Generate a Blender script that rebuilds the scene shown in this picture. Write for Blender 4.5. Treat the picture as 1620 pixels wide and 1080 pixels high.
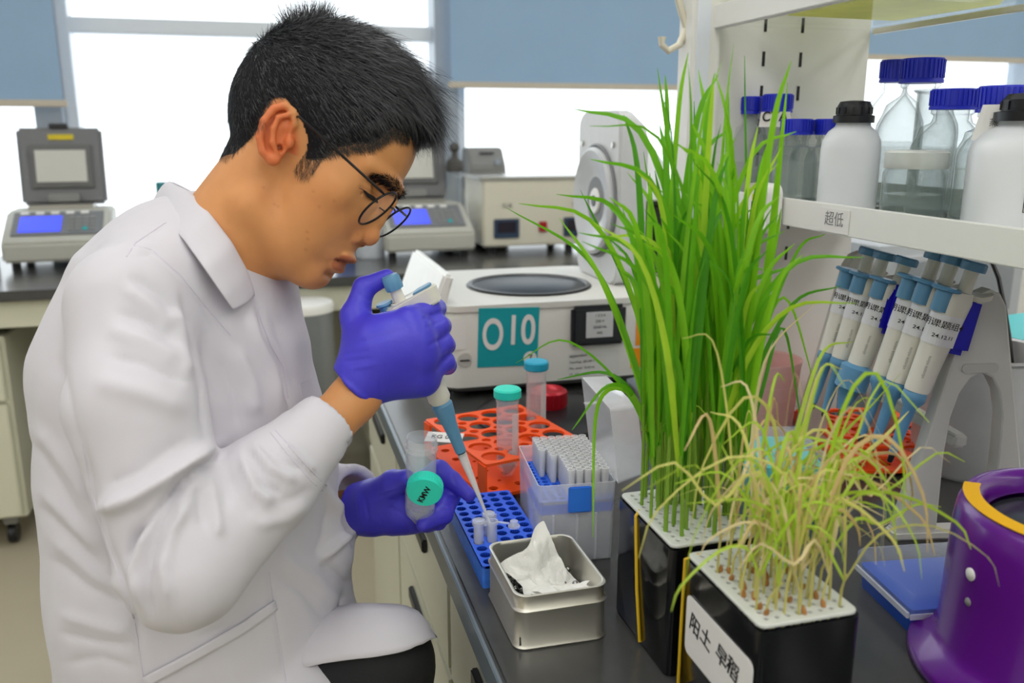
import bpy, bmesh, math, random
import numpy as np
from mathutils import Vector, Matrix
from mathutils.bvhtree import BVHTree
for _o in list(bpy.data.objects): bpy.data.objects.remove(_o)
SC = bpy.context.scene
COL = SC.collection
R = math.radians
# ------------------------------------------------------------------ camera
CAM_H = 1.24; FPX = 1387.0; YAW = R(15.4); PITCH = R(13.6)
cd = bpy.data.cameras.new('camera'); cam = bpy.data.objects.new('camera', cd); COL.objects.link(cam)
cam.location = (0, 0, CAM_H); cam.rotation_euler = (R(90) - PITCH, 0, -YAW)
cd.sensor_width = 36; cd.lens = 36 * FPX / 1620; cd.clip_start = .02; cd.clip_end = 400
cd.dof.use_dof = True; cd.dof.focus_distance = .90; cd.dof.aperture_fstop = 5.6
SC.camera = cam
# ------------------------------------------------------------------ world, exposure
w = bpy.data.worlds.new('sky'); SC.world = w; w.use_nodes = True
_b = w.node_tree.nodes['Background']; _b.inputs[0].default_value = (.90, .96, 1, 1); _b.inputs[1].default_value = 2.6
vs = SC.view_settings; vs.view_transform = 'Standard'; vs.look = 'None'; vs.exposure = -0.22; vs.gamma = 1; vs.use_curve_mapping = False
SC.cycles.use_denoising = True
SC.cycles.max_bounces = 10; SC.cycles.transparent_max_bounces = 24; SC.cycles.transmission_bounces = 10
SC.cycles.caustics_reflective = False; SC.cycles.caustics_refractive = False
SC.cycles.sample_clamp_indirect = 6

# view geometry of the photograph, used to place traced outlines at their measured distance
_fw = np.array([math.sin(YAW) * math.cos(PITCH), math.cos(YAW) * math.cos(PITCH), -math.sin(PITCH)])
_rt = np.array([math.cos(YAW), -math.sin(YAW), 0.]); _up = np.cross(_rt, _fw); _c0 = np.array([0, 0, CAM_H])
def ray(x, y): return _fw + _rt * (x - 810) / FPX + _up * (540 - y) / FPX
def at(x, y, c): return _c0 + ray(x, y) * c
def onz(x, y, z):
    r = ray(x, y); return _c0 + r * ((z - CAM_H) / r[2])
def onx(x, y, X):
    r = ray(x, y); return _c0 + r * (X / r[0])
def ony(x, y, Y):
    r = ray(x, y); return _c0 + r * (Y / r[1])

# ------------------------------------------------------------------ materials
def lin(c):
    if isinstance(c, str): c = [int(c[i:i + 2], 16) / 255 for i in (0, 2, 4)]
    return [x / 12.92 if x <= .04045 else ((x + .055) / 1.055) ** 2.4 for x in c]
MATS = {}
def mat(name, c, rough=.5, metal=0., var=.06, scale=40., bump=0., bscale=200., spec=.5, trans=0., ior=1.45,
        alpha=1., sss=0., emit=None, estr=0., coat=0., vcol=None, sheen=0.):
    if name in MATS: return MATS[name]
    m = bpy.data.materials.new(name); m.use_nodes = True; nt = m.node_tree; n = nt.nodes; L = nt.links
    p = n['Principled BSDF']; c = lin(c)
    tc = n.new('ShaderNodeTexCoord'); nz = n.new('ShaderNodeTexNoise'); nz.inputs['Scale'].default_value = scale; nz.inputs['Detail'].default_value = 4
    L.new(tc.outputs['Object'], nz.inputs['Vector'])
    mx = n.new('ShaderNodeMix'); mx.data_type = 'RGBA'
    mx.inputs[6].default_value = [max(0, x * (1 - var)) for x in c] + [1]; mx.inputs[7].default_value = [min(1, x * (1 + var)) for x in c] + [1]
    L.new(nz.outputs[0], mx.inputs[0]); src = mx.outputs[2]
    if vcol:
        a = n.new('ShaderNodeAttribute'); a.attribute_name = vcol; mm = n.new('ShaderNodeMix'); mm.data_type = 'RGBA'; mm.blend_type = 'MULTIPLY'
        mm.inputs[0].default_value = 1; L.new(src, mm.inputs[6]); L.new(a.outputs[0], mm.inputs[7]); src = mm.outputs[2]
    L.new(src, p.inputs['Base Color'])
    p.inputs['Roughness'].default_value = rough; p.inputs['Metallic'].default_value = metal; p.inputs['IOR'].default_value = ior
    p.inputs['Specular IOR Level'].default_value = spec; p.inputs['Transmission Weight'].default_value = trans; p.inputs['Alpha'].default_value = alpha
    if sss: p.inputs['Subsurface Weight'].default_value = sss; p.inputs['Subsurface Radius'].default_value = (.012, .005, .003); p.inputs['Subsurface Scale'].default_value = .6
    if coat: p.inputs['Coat Weight'].default_value = coat; p.inputs['Coat Roughness'].default_value = .1
    if sheen: p.inputs['Sheen Weight'].default_value = sheen
    if emit: p.inputs['Emission Color'].default_value = lin(emit) + [1]; p.inputs['Emission Strength'].default_value = estr
    if bump:
        bz = n.new('ShaderNodeTexNoise'); bz.inputs['Scale'].default_value = bscale; bz.inputs['Detail'].default_value = 3; L.new(tc.outputs['Object'], bz.inputs['Vector'])
        bp = n.new('ShaderNodeBump'); bp.inputs['Strength'].default_value = bump; bp.inputs['Distance'].default_value = .002
        L.new(bz.outputs[0], bp.inputs['Height']); L.new(bp.outputs[0], p.inputs['Normal'])
    MATS[name] = m; return m
def clearmat(name, c, opac=.25, rough=.15, gloss=.5, fi=.45):
    """clear or frosted thin plastic: part of the light passes straight through"""
    if name in MATS: return MATS[name]
    m = bpy.data.materials.new(name); m.use_nodes = True; nt = m.node_tree; n = nt.nodes; L = nt.links
    p = n['Principled BSDF']; c = lin(c); p.inputs['Base Color'].default_value = c + [1]; p.inputs['Roughness'].default_value = rough; p.inputs['Specular IOR Level'].default_value = gloss
    nz = n.new('ShaderNodeTexNoise'); nz.inputs['Scale'].default_value = 60; mp = n.new('ShaderNodeMapRange'); mp.inputs[3].default_value = opac * .9; mp.inputs[4].default_value = opac * 1.1
    tc = n.new('ShaderNodeTexCoord'); L.new(tc.outputs['Object'], nz.inputs['Vector']); L.new(nz.outputs[0], mp.inputs[0])
    lw = n.new('ShaderNodeLayerWeight'); lw.inputs[0].default_value = .5; pw = n.new('ShaderNodeMath'); pw.operation = 'POWER'; pw.inputs[1].default_value = 3.5; fr = n.new('ShaderNodeMath'); fr.operation = 'MULTIPLY'; fr.inputs[1].default_value = fi; L.new(lw.outputs['Facing'], pw.inputs[0]); L.new(pw.outputs[0], fr.inputs[0]); ad = n.new('ShaderNodeMath'); ad.operation = 'ADD'; ad.use_clamp = True
    L.new(mp.outputs[0], ad.inputs[0]); L.new(fr.outputs[0], ad.inputs[1])
    t = n.new('ShaderNodeBsdfTransparent'); t.inputs[0].default_value = [.93 + .07 * x for x in c] + [1]; mx = n.new('ShaderNodeMixShader')
    L.new(ad.outputs[0], mx.inputs[0]); L.new(t.outputs[0], mx.inputs[1]); L.new(p.outputs[0], mx.inputs[2]); L.new(mx.outputs[0], n['Material Output'].inputs[0])
    MATS[name] = m; return m
def leafmat(name, c, tr=.45, var=.25):
    if name in MATS: return MATS[name]
    m = mat(name, c, .45, var=var, scale=30); nt = m.node_tree; n = nt.nodes; L = nt.links
    src = n['Principled BSDF'].inputs['Base Color'].links[0].from_socket
    t = n.new('ShaderNodeBsdfTranslucent'); L.new(src, t.inputs[0]); mx = n.new('ShaderNodeMixShader'); mx.inputs[0].default_value = tr
    L.new(n['Principled BSDF'].outputs[0], mx.inputs[1]); L.new(t.outputs[0], mx.inputs[2]); L.new(mx.outputs[0], n['Material Output'].inputs[0])
    return m

# ------------------------------------------------------------------ mesh helpers
def tag(o, label=None, cat=None, group=None, kind=None):
    if label: o['label'] = label
    if cat: o['category'] = cat
    if group: o['group'] = group
    if kind: o['kind'] = kind
    return o
def thing(name, loc=(0, 0, 0), rz=0, label=None, cat=None, group=None):
    o = bpy.data.objects.new(name, None); COL.objects.link(o); o.location = loc; o.rotation_euler = (0, 0, rz); o.empty_display_size = .02
    return tag(o, label, cat, group)
def obj(name, me, m=None, parent=None, loc=None, rot=None, scale=None):
    o = bpy.data.objects.new(name, me); COL.objects.link(o)
    if m: me.materials.clear(); me.materials.append(m)
    if parent: o.parent = parent
    if loc is not None: o.location = loc
    if rot is not None: o.rotation_euler = rot
    if scale is not None: o.scale = scale
    return o
def copy_tree(o, parent=None):
    c = o.copy(); COL.objects.link(c); c.parent = parent
    for ch in list(o.children): copy_tree(ch, c)
    return c
def finish(me, ang=35):
    me.shade_smooth()
    me.set_sharp_from_angle(angle=R(ang)); return me
class MB:
    def __init__(s): s.v = []; s.f = []
    def add(s, vs, fs, M=None):
        n = len(s.v); s.v += [tuple(M @ Vector(v)) if M else tuple(v) for v in vs]; s.f += [[n + i for i in f] for f in fs]; return s
    def box(s, x0, x1, y0, y1, z0, z1, M=None):
        v = [(x, y, z) for z in (z0, z1) for y in (y0, y1) for x in (x0, x1)]
        return s.add(v, [(0, 2, 3, 1), (4, 5, 7, 6), (0, 1, 5, 4), (2, 6, 7, 3), (0, 4, 6, 2), (1, 3, 7, 5)], M)
    def lathe(s, prof, seg=24, M=None, cap=True):
        """prof: [(r, z)] rotated about z; closed at the ends when r is 0 or cap"""
        vs = []; fs = []; n = len(prof)
        for r, z in prof:
            for k in range(seg): a = 2 * math.pi * k / seg; vs.append((r * math.cos(a), r * math.sin(a), z))
        for i in range(n - 1):
            for k in range(seg): k2 = (k + 1) % seg; fs.append((i * seg + k, i * seg + k2, (i + 1) * seg + k2, (i + 1) * seg + k))
        if cap: fs.append(list(range(seg))[::-1]); fs.append([(n - 1) * seg + k for k in range(seg)])
        return s.add(vs, fs, M)
    def cyl(s, r, z0, z1, seg=24, M=None, r2=None): return s.lathe([(r, z0), (r if r2 is None else r2, z1)], seg, M)
    def tube(s, path, rad, seg=8, closed=False, flat=1.0, cap=True):
        P = [Vector(p) for p in path]; n = len(P); rr = rad if hasattr(rad, '__len__') else [rad] * n
        T = []
        for i in range(n):
            a = P[(i - 1) % n] if (i > 0 or closed) else P[0]; b = P[(i + 1) % n] if (i < n - 1 or closed) else P[-1]
            T.append((b - a).normalized() if (b - a).length > 1e-9 else Vector((0, 0, 1)))
        u = T[0].orthogonal().normalized(); vs = []; fs = []
        for i in range(n):
            u = (u - T[i] * u.dot(T[i])); u = u.normalized() if u.length > 1e-6 else T[i].orthogonal().normalized(); w_ = T[i].cross(u)
            for k in range(seg): a = 2 * math.pi * k / seg; vs.append(P[i] + u * (rr[i] * math.cos(a)) + w_ * (rr[i] * flat * math.sin(a)))
        for i in range(n if closed else n - 1):
            j = (i + 1) % n
            for k in range(seg): k2 = (k + 1) % seg; fs.append((i * seg + k, i * seg + k2, j * seg + k2, j * seg + k))
        if not closed and cap: fs.append(list(range(seg))[::-1]); fs.append([(n - 1) * seg + k for k in range(seg)])
        return s.add(vs, fs)
    def loft(s, loops, cap=True, M=None):
        """equal-length closed loops of points joined in order"""
        k = len(loops[0]); vs = [p for l in loops for p in l]; fs = []
        for i in range(len(loops) - 1):
            for j in range(k): j2 = (j + 1) % k; fs.append((i * k + j, i * k + j2, (i + 1) * k + j2, (i + 1) * k + j))
        if cap: fs.append(list(range(k))[::-1]); fs.append([(len(loops) - 1) * k + j for j in range(k)])
        return s.add(vs, fs, M)
    def mesh(s, name, bevel=0, seg=2, ang=35):
        me = bpy.data.meshes.new(name); me.from_pydata(s.v, [], s.f); me.update()
        bm = bmesh.new(); bm.from_mesh(me); bmesh.ops.recalc_face_normals(bm, faces=bm.faces)
        if bevel:
            es = [e for e in bm.edges if len(e.link_faces) == 2 and e.calc_face_angle(0) > R(30)]
            bmesh.ops.bevel(bm, geom=es, offset=bevel, segments=seg, affect='EDGES', clamp_overlap=True)
        bm.to_mesh(me); bm.free(); return finish(me, ang)
    def build(s, name, m, parent=None, bevel=0, seg=2, ang=35, loc=None, rot=None):
        return obj(name, s.mesh(name, bevel, seg, ang), m, parent, loc, rot)
def rrect(w, d, r, n=5, cx=0, cy=0):
    """rounded rectangle outline, counter-clockwise"""
    out = []
    for sx, sy, a0 in ((1, 1, 0), (-1, 1, 90), (-1, -1, 180), (1, -1, 270)):
        for k in range(n + 1):
            a = R(a0 + 90 * k / n); out.append((cx + sx * (w / 2 - r) + r * math.cos(a), cy + sy * (d / 2 - r) + r * math.sin(a)))
    return out
def circ(cx, cy, r, n=16): return [(cx + r * math.cos(2 * math.pi * k / n), cy + r * math.sin(2 * math.pi * k / n)) for k in range(n)]
def plate(loops, z0, z1, name='plate', bevel=0.):
    """a flat plate with holes: first loop is the outline, the others are holes"""
    cu = bpy.data.curves.new(name, 'CURVE'); cu.dimensions = '2D'; cu.fill_mode = 'BOTH'; cu.extrude = (z1 - z0) / 2 - bevel; cu.bevel_depth = bevel; cu.bevel_resolution = 1; cu.offset = -bevel
    for l in loops:
        sp = cu.splines.new('POLY'); sp.points.add(len(l) - 1); sp.use_cyclic_u = True
        for q, p in zip(sp.points, l): q.co = (p[0], p[1], 0, 1)
    t = bpy.data.objects.new(name, cu); me = bpy.data.meshes.new_from_object(t); bpy.data.objects.remove(t); bpy.data.curves.remove(cu)
    me.transform(Matrix.Translation((0, 0, (z0 + z1) / 2))); return finish(me)
def textmesh(s, size, ex=.0001, align='CENTER', bold=0., sx=1.):
    cu = bpy.data.curves.new('lettering', 'FONT'); cu.body = s; cu.size = size; cu.align_x = align; cu.align_y = 'CENTER'; cu.extrude = ex; cu.offset = bold
    t = bpy.data.objects.new('lettering', cu); me = bpy.data.meshes.new_from_object(t); bpy.data.objects.remove(t); bpy.data.curves.remove(cu)
    if sx != 1: me.transform(Matrix.Diagonal((sx, 1, 1, 1)))
    return me
def wrap_x(me, rad):
    """bend a flat XY lettering mesh round a z... y-axis cylinder of the given radius (front faces +z)"""
    for v in me.vertices:
        a = v.co.x / rad; r = rad + v.co.z; v.co.x = r * math.sin(a); v.co.z = r * math.cos(a)
    return me
rnd = random.Random(7)
# ------------------------------------------------------------------ common materials
m_wall = mat('painted_wall', 'e6e6e2', .8, var=.02); m_ceil = mat('ceiling_paint', 'f0f0ee', .8, var=.02)
m_floor = mat('beige_floor_vinyl', 'b5ac95', .35, var=.05, scale=6)
m_alu = mat('white_aluminium', 'e2e9f0', .35, var=.03); m_alu2 = mat('grey_aluminium', 'a6b0bb', .4, var=.03)
m_cream = mat('cream_laminate', 'd8d7c2', .35, var=.02, scale=10); m_black = mat('black_epoxy_worktop', '434342', .2, var=.12, scale=60, bump=.03, bscale=300, spec=.75)
m_white = mat('white_plastic', 'ecebe6', .35, var=.02); m_grey = mat('grey_plastic', '8b8b88', .45, var=.03); m_dark = mat('black_plastic', '15161a', .35, var=.1)
m_steel = mat('brushed_steel', 'b9b7b0', .28, metal=1., var=.05, scale=90); m_shelf = mat('white_powder_coated_steel', 'e9e9e4', .4, var=.02)
m_ink = mat('black_ink', '17171a', .6); m_paper = mat('white_paper', 'e9e7e4', .7, var=.02)
m_bcap = mat('cobalt_cap_plastic', '2230c4', .4, var=.05); m_teal = mat('teal_plastic', '18b3b5', .4, var=.04)
m_glass = clearmat('clear_glass', '93a5a3', .06, .03, 1., .85); m_water = clearmat('clear_water', 'c4cfc8', .10, .04)
m_pane = clearmat('window_glass', 'f4fafc', .02, .02)

# ------------------------------------------------------------------ the room
WY = 3.62; CEIL = 2.75; X0, X1, YB = -2.6, 4.2, -2.4
def struct(name, mb, m, **k): return tag(mb.build(name, m, **k), kind='structure')
struct('floor', MB().box(X0, X1, YB, WY + .2, -.1, 0), m_floor)
struct('ceiling', MB().box(X0, X1, YB, WY + .2, CEIL, CEIL + .1), m_ceil)
struct('wall_left', MB().box(X0 - .1, X0, YB, WY + .2, 0, CEIL), m_wall)
struct('wall_right', MB().box(X1, X1 + .1, YB, WY + .2, 0, CEIL), m_wall)
struct('wall_front', MB().box(X0, X1, YB - .1, YB, 0, CEIL), m_wall)
struct('wall_back', MB().box(X0, X1, WY - .02, WY + .15, 0, .62), m_wall)
struct('trim_1', MB().box(X0, X1, WY - .06, WY + .15, .62, .66), m_alu, bevel=.004)
# mullions between the glazed bays
mx = [-2.3, -.70, .735, 2.25, 3.6]
for i, x in enumerate(mx):
    mb = MB().box(x - .075, x + .015, WY - .10, WY + .06, .66, CEIL); mb2 = MB().box(x + .015, x + .055, WY - .04, WY + .06, .66, CEIL)
    t = struct('trim_%d' % (i + 2), mb, m_alu2, bevel=.004); mb2.build('glazing_bead', m_alu, t, bevel=.003)
for i in range(4):
    xa, xb = mx[i] + .05, mx[i + 1] - .07
    t = struct('window_%d' % (i + 1), MB().box(xa, xb, WY + .008, WY + .016, .66, CEIL), m_pane)
    MB().box(xa, xb, WY - .03, WY + .05, 1.575, 1.63).build('transom', m_alu, t, bevel=.004)
# roller blinds
m_blind = mat('blue_blind_fabric', 'a2c1dd', .8, var=.04, scale=8, bump=.1, bscale=900)
_n = m_blind.node_tree; _t = _n.nodes.new('ShaderNodeBsdfTranslucent'); _t.inputs[0].default_value = lin('5f8fc0') + [1]; _m = _n.nodes.new('ShaderNodeMixShader'); _m.inputs[0].default_value = .12
_n.links.new(_n.nodes['Principled BSDF'].outputs[0], _m.inputs[1]); _n.links.new(_t.outputs[0], _m.inputs[2]); _n.links.new(_m.outputs[0], _n.nodes['Material Output'].inputs[0])
m_hem = mat('beige_hem_bar', 'c9bfae', .5)
YBL = 3.46
for xa, xb, zb, lab in ((-2.2, -.665, 1.315, 'blue roller blind lowered at the far left of the windows'), (.71, 2.15, 1.395, 'blue roller blind behind the raised centrifuge lid'), (2.2, 3.55, 1.535, 'blue roller blind seen above the shelved bottles on the right')):
    t = thing('roller_blind', ((xa + xb) / 2, YBL, CEIL), 0, lab, 'blind', 'blue roller blinds'); h = (xb - xa) / 2
    MB().box(-h, h, -.001, .001, zb - CEIL + .02, -.05).build('blind_fabric', m_blind, t)
    MB().box(-h - .012, h + .012, -.006, .006, zb - CEIL, zb - CEIL + .024).build('hem_bar', m_hem, t, bevel=.003)
    MB().cyl(.03, -h, h, 16, Matrix.Translation((0, 0, -.035)) @ Matrix.Rotation(R(90), 4, 'Y')).build('roller', m_hem, t)
# ceiling light panels
m_led = mat('led_diffuser', 'ffffff', .5, emit='ffffff', estr=2.)
k = 0
for y, en in ((-1.75, 7.5), (-.5, 5.6), (.75, 2.6), (2.0, 3.4)):
    for x in (-1.5, .1, 1.7, 3.2):
        k += 1
        t = thing('ceiling_light', (x, y, CEIL), 0, 'flat white ceiling light panel above the benches', 'ceiling light', 'ceiling light panels')
        f = plate([rrect(.64, 1.24, .01), rrect(.58, 1.18, .005)], -.03, 0, 'panel_frame'); obj('panel_frame', f, m_white, t)
        MB().box(-.29, .29, -.59, .59, -.012, -.004).build('diffuser', m_led, t)
        ld = bpy.data.lights.new('ceiling_light_lamp', 'AREA'); ld.shape = 'RECTANGLE'; ld.size = .56; ld.size_y = 1.16; ld.energy = en; ld.color = (1, .985, .96)
        lo = bpy.data.objects.new('ceiling_light_lamp', ld); COL.objects.link(lo); lo.parent = t; lo.location = (0, 0, -.035)
# ------------------------------------------------------------------ back counter under the windows
BT = .80
t = thing('back_counter', (0, 2.70, 0), 0, 'long black-topped counter running under the windows', 'counter')
MB().box(-2.5, 2.2, 0, .80, BT - .03, BT).build('worktop', m_black, t, bevel=.004)
MB().box(-2.5, 2.2, .03, .06, BT - .11, BT - .03).build('apron', m_cream, t, bevel=.002)
MB().box(-2.5, 2.2, .70, .72, .3, BT - .03).build('back_panel', m_cream, t)
for x in (-2.4, -1.2, .02, 1.2): MB().box(x, x + .05, .03, .08, 0, BT - .03).build('leg', m_cream, t, bevel=.003)
for x, lab in ((-1.30, 'cream mobile drawer cabinet on castors behind the seated person'), (.30, 'cream mobile drawer cabinet under the counter behind the purple gloves'), (.92, 'cream mobile drawer cabinet under the counter behind the numbered centrifuge'), (-2.0, 'cream mobile drawer cabinet furthest left under the counter')):
    c = thing('drawer_cabinet', (x, 2.74, 0), 0, lab, 'cabinet', 'mobile drawer cabinets under the back counter')
    MB().box(0, .54, .02, .55, .10, .66).build('body', m_cream, c, bevel=.004)
    for z0, z1 in ((.47, .65), (.11, .46)):
        d = MB().box(.01, .53, 0, .02, z0, z1).build('drawer', m_cream, c, bevel=.004)
        MB().box(.40, .49, -.004, .0, (z1 - .075), z1 - .035).build('label_holder', m_paper, d, bevel=.001)
        if z0 > .4: MB().box(.42, .47, -.005, -.004, z1 - .06, z1 - .05).build('lettering', m_ink, d)
        MB().box(.20, .34, -.006, 0, z1 - .03, z1 - .012).build('handle', m_grey, d, bevel=.002)
    for cx in (.06, .48):
        for cy in (.07, .49):
            MB().cyl(.032, -.012, .012, 16, Matrix.Translation((cx, cy, .034)) @ Matrix.Rotation(R(90), 4, 'Y')).build('castor', m_dark, c, bevel=.003)
            MB().box(cx - .02, cx + .02, cy - .02, cy + .02, .066, .10).build('castor_fork', m_grey, c, bevel=.004)

def thermocycler(loc, rz, lab):
    t = thing('thermal_cycler', loc, rz, lab, 'lab device', 'thermal cyclers on the back counter')
    body = mat('warm_grey_casing', 'b9b8ae', .45, var=.02); dk = mat('dark_grey_casing', '77787a', .45, var=.03)
    # side profile (y, z) of the base: low front nose, sloping keypad, flat top
    prof = [(0, .025), (0, .085), (.02, .10), (.17, .175), (.34, .175), (.34, .025)]
    MB().loft([[(x, y, z) for y, z in prof] for x in (-.16, .16)]).build('base', body, t, bevel=.008)
    sl = math.atan2(.075, .15)
    M = Matrix.Translation((0, .02, .10)) @ Matrix.Rotation(sl, 4, 'X')
    MB().box(-.135, .135, .012, .155, 0, .004, M).build('control_panel', dk, t, bevel=.002)
    MB().box(-.115, .01, .03, .125, .004, .006, M).build('screen', mat('lit_blue_screen', '4a55f0', .3, emit='4a5cff', estr=.75), t, bevel=.001)
    for i in range(4):
        for j in range(4): MB().box(.03 + i * .022, .046 + i * .022, .035 + j * .022, .05 + j * .022, .004, .007, M).build('key', m_grey if (i, j) != (2, 0) else m_teal, t, bevel=.001)
    for i in range(5): MB().box(-.115 + i * .045, -.09 + i * .045, .135, .148, .004, .008, M).build('button', m_white, t, bevel=.001)
    MB().box(-.10, .10, .20, .32, .175, .19).build('block', m_steel, t, bevel=.002)
    # opened lid standing at the back
    L = thing('lid_hinge', (0, .30, .18)); L.parent = t; L.rotation_euler = (R(-8), 0, 0)
    bpy.data.objects.remove(L)
    Ml = Matrix.Translation((0, .31, .185)) @ Matrix.Rotation(R(-9), 4, 'X')
    lid = MB().box(-.135, .135, 0, .05, .0, .265, Ml).build('lid', dk, t, bevel=.01)
    MB().box(-.10, .10, -.012, 0, .055, .205, Ml).build('heated_plate_frame', mat('mid_grey_casing', '6a6a6a', .5), lid, bevel=.004)
    MB().box(-.08, .08, -.016, -.011, .075, .185, Ml).build('heated_plate', mat('pale_metal_plate', 'cfcfc6', .35, var=.02), lid, bevel=.001)
    MB().box(-.05, .05, -.02, 0, .005, .035, Ml).build('hinge', m_grey, lid, bevel=.004)
    MB().box(-.035, .045, -.004, 0, .222, .24, Ml).build('warning_label', mat('yellow_label', 'd8c21c', .5), lid)
    MB().box(-.03, .03, -.004, .03, .262, .278, Ml).build('latch', m_dark, lid, bevel=.003)
    for x in (-.13, .13):
        for y in (.05, .30): MB().cyl(.014, 0, .026, 10, Matrix.Translation((x, y, 0))).build('foot', m_dark, t)
thermocycler((-.665, 3.10, BT), R(4), 'grey thermal cycler with open lid on counter left of the person')
thermocycler((.54, 3.02, BT), R(2), 'grey thermal cycler with open lid on counter behind the eyeglasses')

# water bath
t = thing('water_bath', (.92, 3.08, BT), 0, 'cream heating bath with two displays and red switch on counter', 'lab device')
cb = mat('cream_enamel', 'dad6c4', .35, var=.02)
MB().box(-.18, .20, 0, .30, .025, .265).build('casing', cb, t, bevel=.006)
MB().box(-.19, .21, -.005, .31, .262, .275).build('cover', m_steel, t, bevel=.003)
for x in (-.135, .13):
    d = MB().box(x - .005, x + .09, -.006, 0, .055, .125).build('display', mat('display_bezel', '31435c', .3), t, bevel=.002)
    MB().box(x + .008, x + .077, -.008, -.006, .075, .115).build('readout', mat('dark_readout', '2a2430', .2), d)
MB().box(.03, .06, -.008, 0, .075, .112).build('switch', mat('red_switch', 'a81420', .35), t, bevel=.002)
for x in (-.11, .155):
    a = obj('lettering', textmesh('恒温', .02), m_grey, t, (x + .02, -.001, .17), (R(90), 0, 0))
for x in (-.14, .16):
    for y in (.04, .26): MB().cyl(.016, 0, .027, 10, Matrix.Translation((x, y, 0))).build('foot', m_dark, t)
# small grey meter standing behind the bath
t = thing('benchtop_meter', (.84, 3.40, BT), R(3), 'small grey benchtop meter with sloped face behind the heating bath', 'lab device')
MB().loft([[(x * (1 if z < .3 else .86), y, z) for y, z in ((0, .0), (0, .30), (.05, .37), (.12, .37), (.12, 0))] for x in (-.085, .085)]).build('casing', m_grey, t, bevel=.006)
MB().box(-.03, .03, .0, .004, .335, .342, Matrix.Translation((0, .02, .01)) @ Matrix.Rotation(0, 4, 'X')).build('display', m_dark, t)
MB().cyl(.012, -.004, .01, 14, Matrix.Translation((.04, .006, .315)) @ Matrix.Rotation(R(90), 4, 'X')).build('knob', m_alu2, t)
# stoppered gas-washing bottle
t = thing('stoppered_bottle', (.685, 3.30, BT), 0, 'clear glass bottle with dark stopper on counter beside the heating bath', 'bottle')
MB().lathe([(.045, 0), (.05, .01), (.05, .16), (.03, .22), (.02, .25), (.02, .29)], 20).build('glass_body', clearmat('thin_glass', 'eef4f5', .12, .05), t)
MB().lathe([(.032, .285), (.034, .30), (.03, .325), (.012, .34), (.010, .355), (.02, .37), (.018, .385), (.004, .395)], 16).build('stopper', mat('dark_rubber', '4c4a46', .5), t)
MB().tube([(0, 0, .27), (.05, 0, .27), (.07, 0, .25)], .006).build('side_arm', clearmat('thin_glass', 'eef4f5', .12, .05), t)
# beakers and small things beside the cyclers
def beaker(name, loc, r, h, m, lab, cat='beaker', lip=.004, t_=.0022, r0=None):
    t = thing(name, loc, 0, lab, cat); r0 = r0 or r * .93
    MB().lathe([(0.001, .003), (r0 - t_, .003), (r - t_, h - .002), (r + lip, h), (r + lip, h - .004), (r, h - .008), (r0, .006), (r0 - .004, 0), (.001, 0)], 40, cap=False).build('wall', m, t); return t
beaker('plastic_beaker', (.335, 3.10, BT), .055, .14, clearmat('frosted_plastic', 'e4e8ec', .55, .4), 'frosted plastic beaker on counter just below the nose')
t = thing('wash_bottle', (.26, 3.20, BT), 0, 'blue-capped bottle on counter behind the mouth', 'bottle')
MB().lathe([(.04, 0), (.042, .01), (.042, .11), (.02, .14), (.02, .15)], 20).build('bottle_body', mat('blue_bottle_plastic', '2b55b8', .4), t); MB().cyl(.022, .148, .175, 18).build('cap', m_bcap, t, bevel=.002)
for i, (x, y, c, h, nm) in enumerate(((-.90, 3.2, 'd8654c', .16, 'red-capped bottle at the left end of the counter'), (-.97, 3.28, 'c8d4d8', .20, 'pale bottle at the far left end of the counter'), (-.36, 3.35, '3f8f95', .26, 'teal-capped bottle on counter behind the coat collar'))):
    t = thing('reagent_bottle', (x, y, BT), 0, nm, 'bottle')
    MB().lathe([(.035, 0), (.037, .008), (.037, h * .65), (.016, h * .8), (.016, h * .84)], 18).build('bottle_body', clearmat('frosted_plastic', 'e4e8ec', .55, .4), t)
    MB().cyl(.019, h * .83, h, 16).build('cap', mat('cap_' + c, c, .4), t, bevel=.002)
t = thing('desiccator', (1.30, 3.02, BT), 0, 'white domed desiccator on the back counter beyond the seedlings', 'lab device')
MB().lathe([(.11, 0), (.12, .02), (.12, .17), (.135, .18), (.135, .195)], 32).build('base', m_dark, t); MB().lathe([(.135, .196), (.135, .21), (.125, .26), (.10, .33), (.05, .385), (.015, .40)], 32).build('dome', mat('milky_dome', 'e3e6ea', .25), t); MB().lathe([(.012, .395), (.02, .42), (.016, .435)], 16).build('knob', m_teal, t)
# grey drum with a white lid in the aisle
p = onz(478, 478, .74)
t = thing('waste_drum', (p[0], p[1], 0), 0, 'grey metal drum with white lid standing behind the coat front', 'bin')
MB().lathe([(.088, 0), (.09, .008), (.09, .72), (.088, .73)], 40).build('drum_body', mat('satin_grey_metal', '8a8d90', .35, metal=.6), t)
MB().lathe([(.092, .715), (.093, .732), (.088, .742), (.02, .744)], 40).build('lid', m_white, t)

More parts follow.
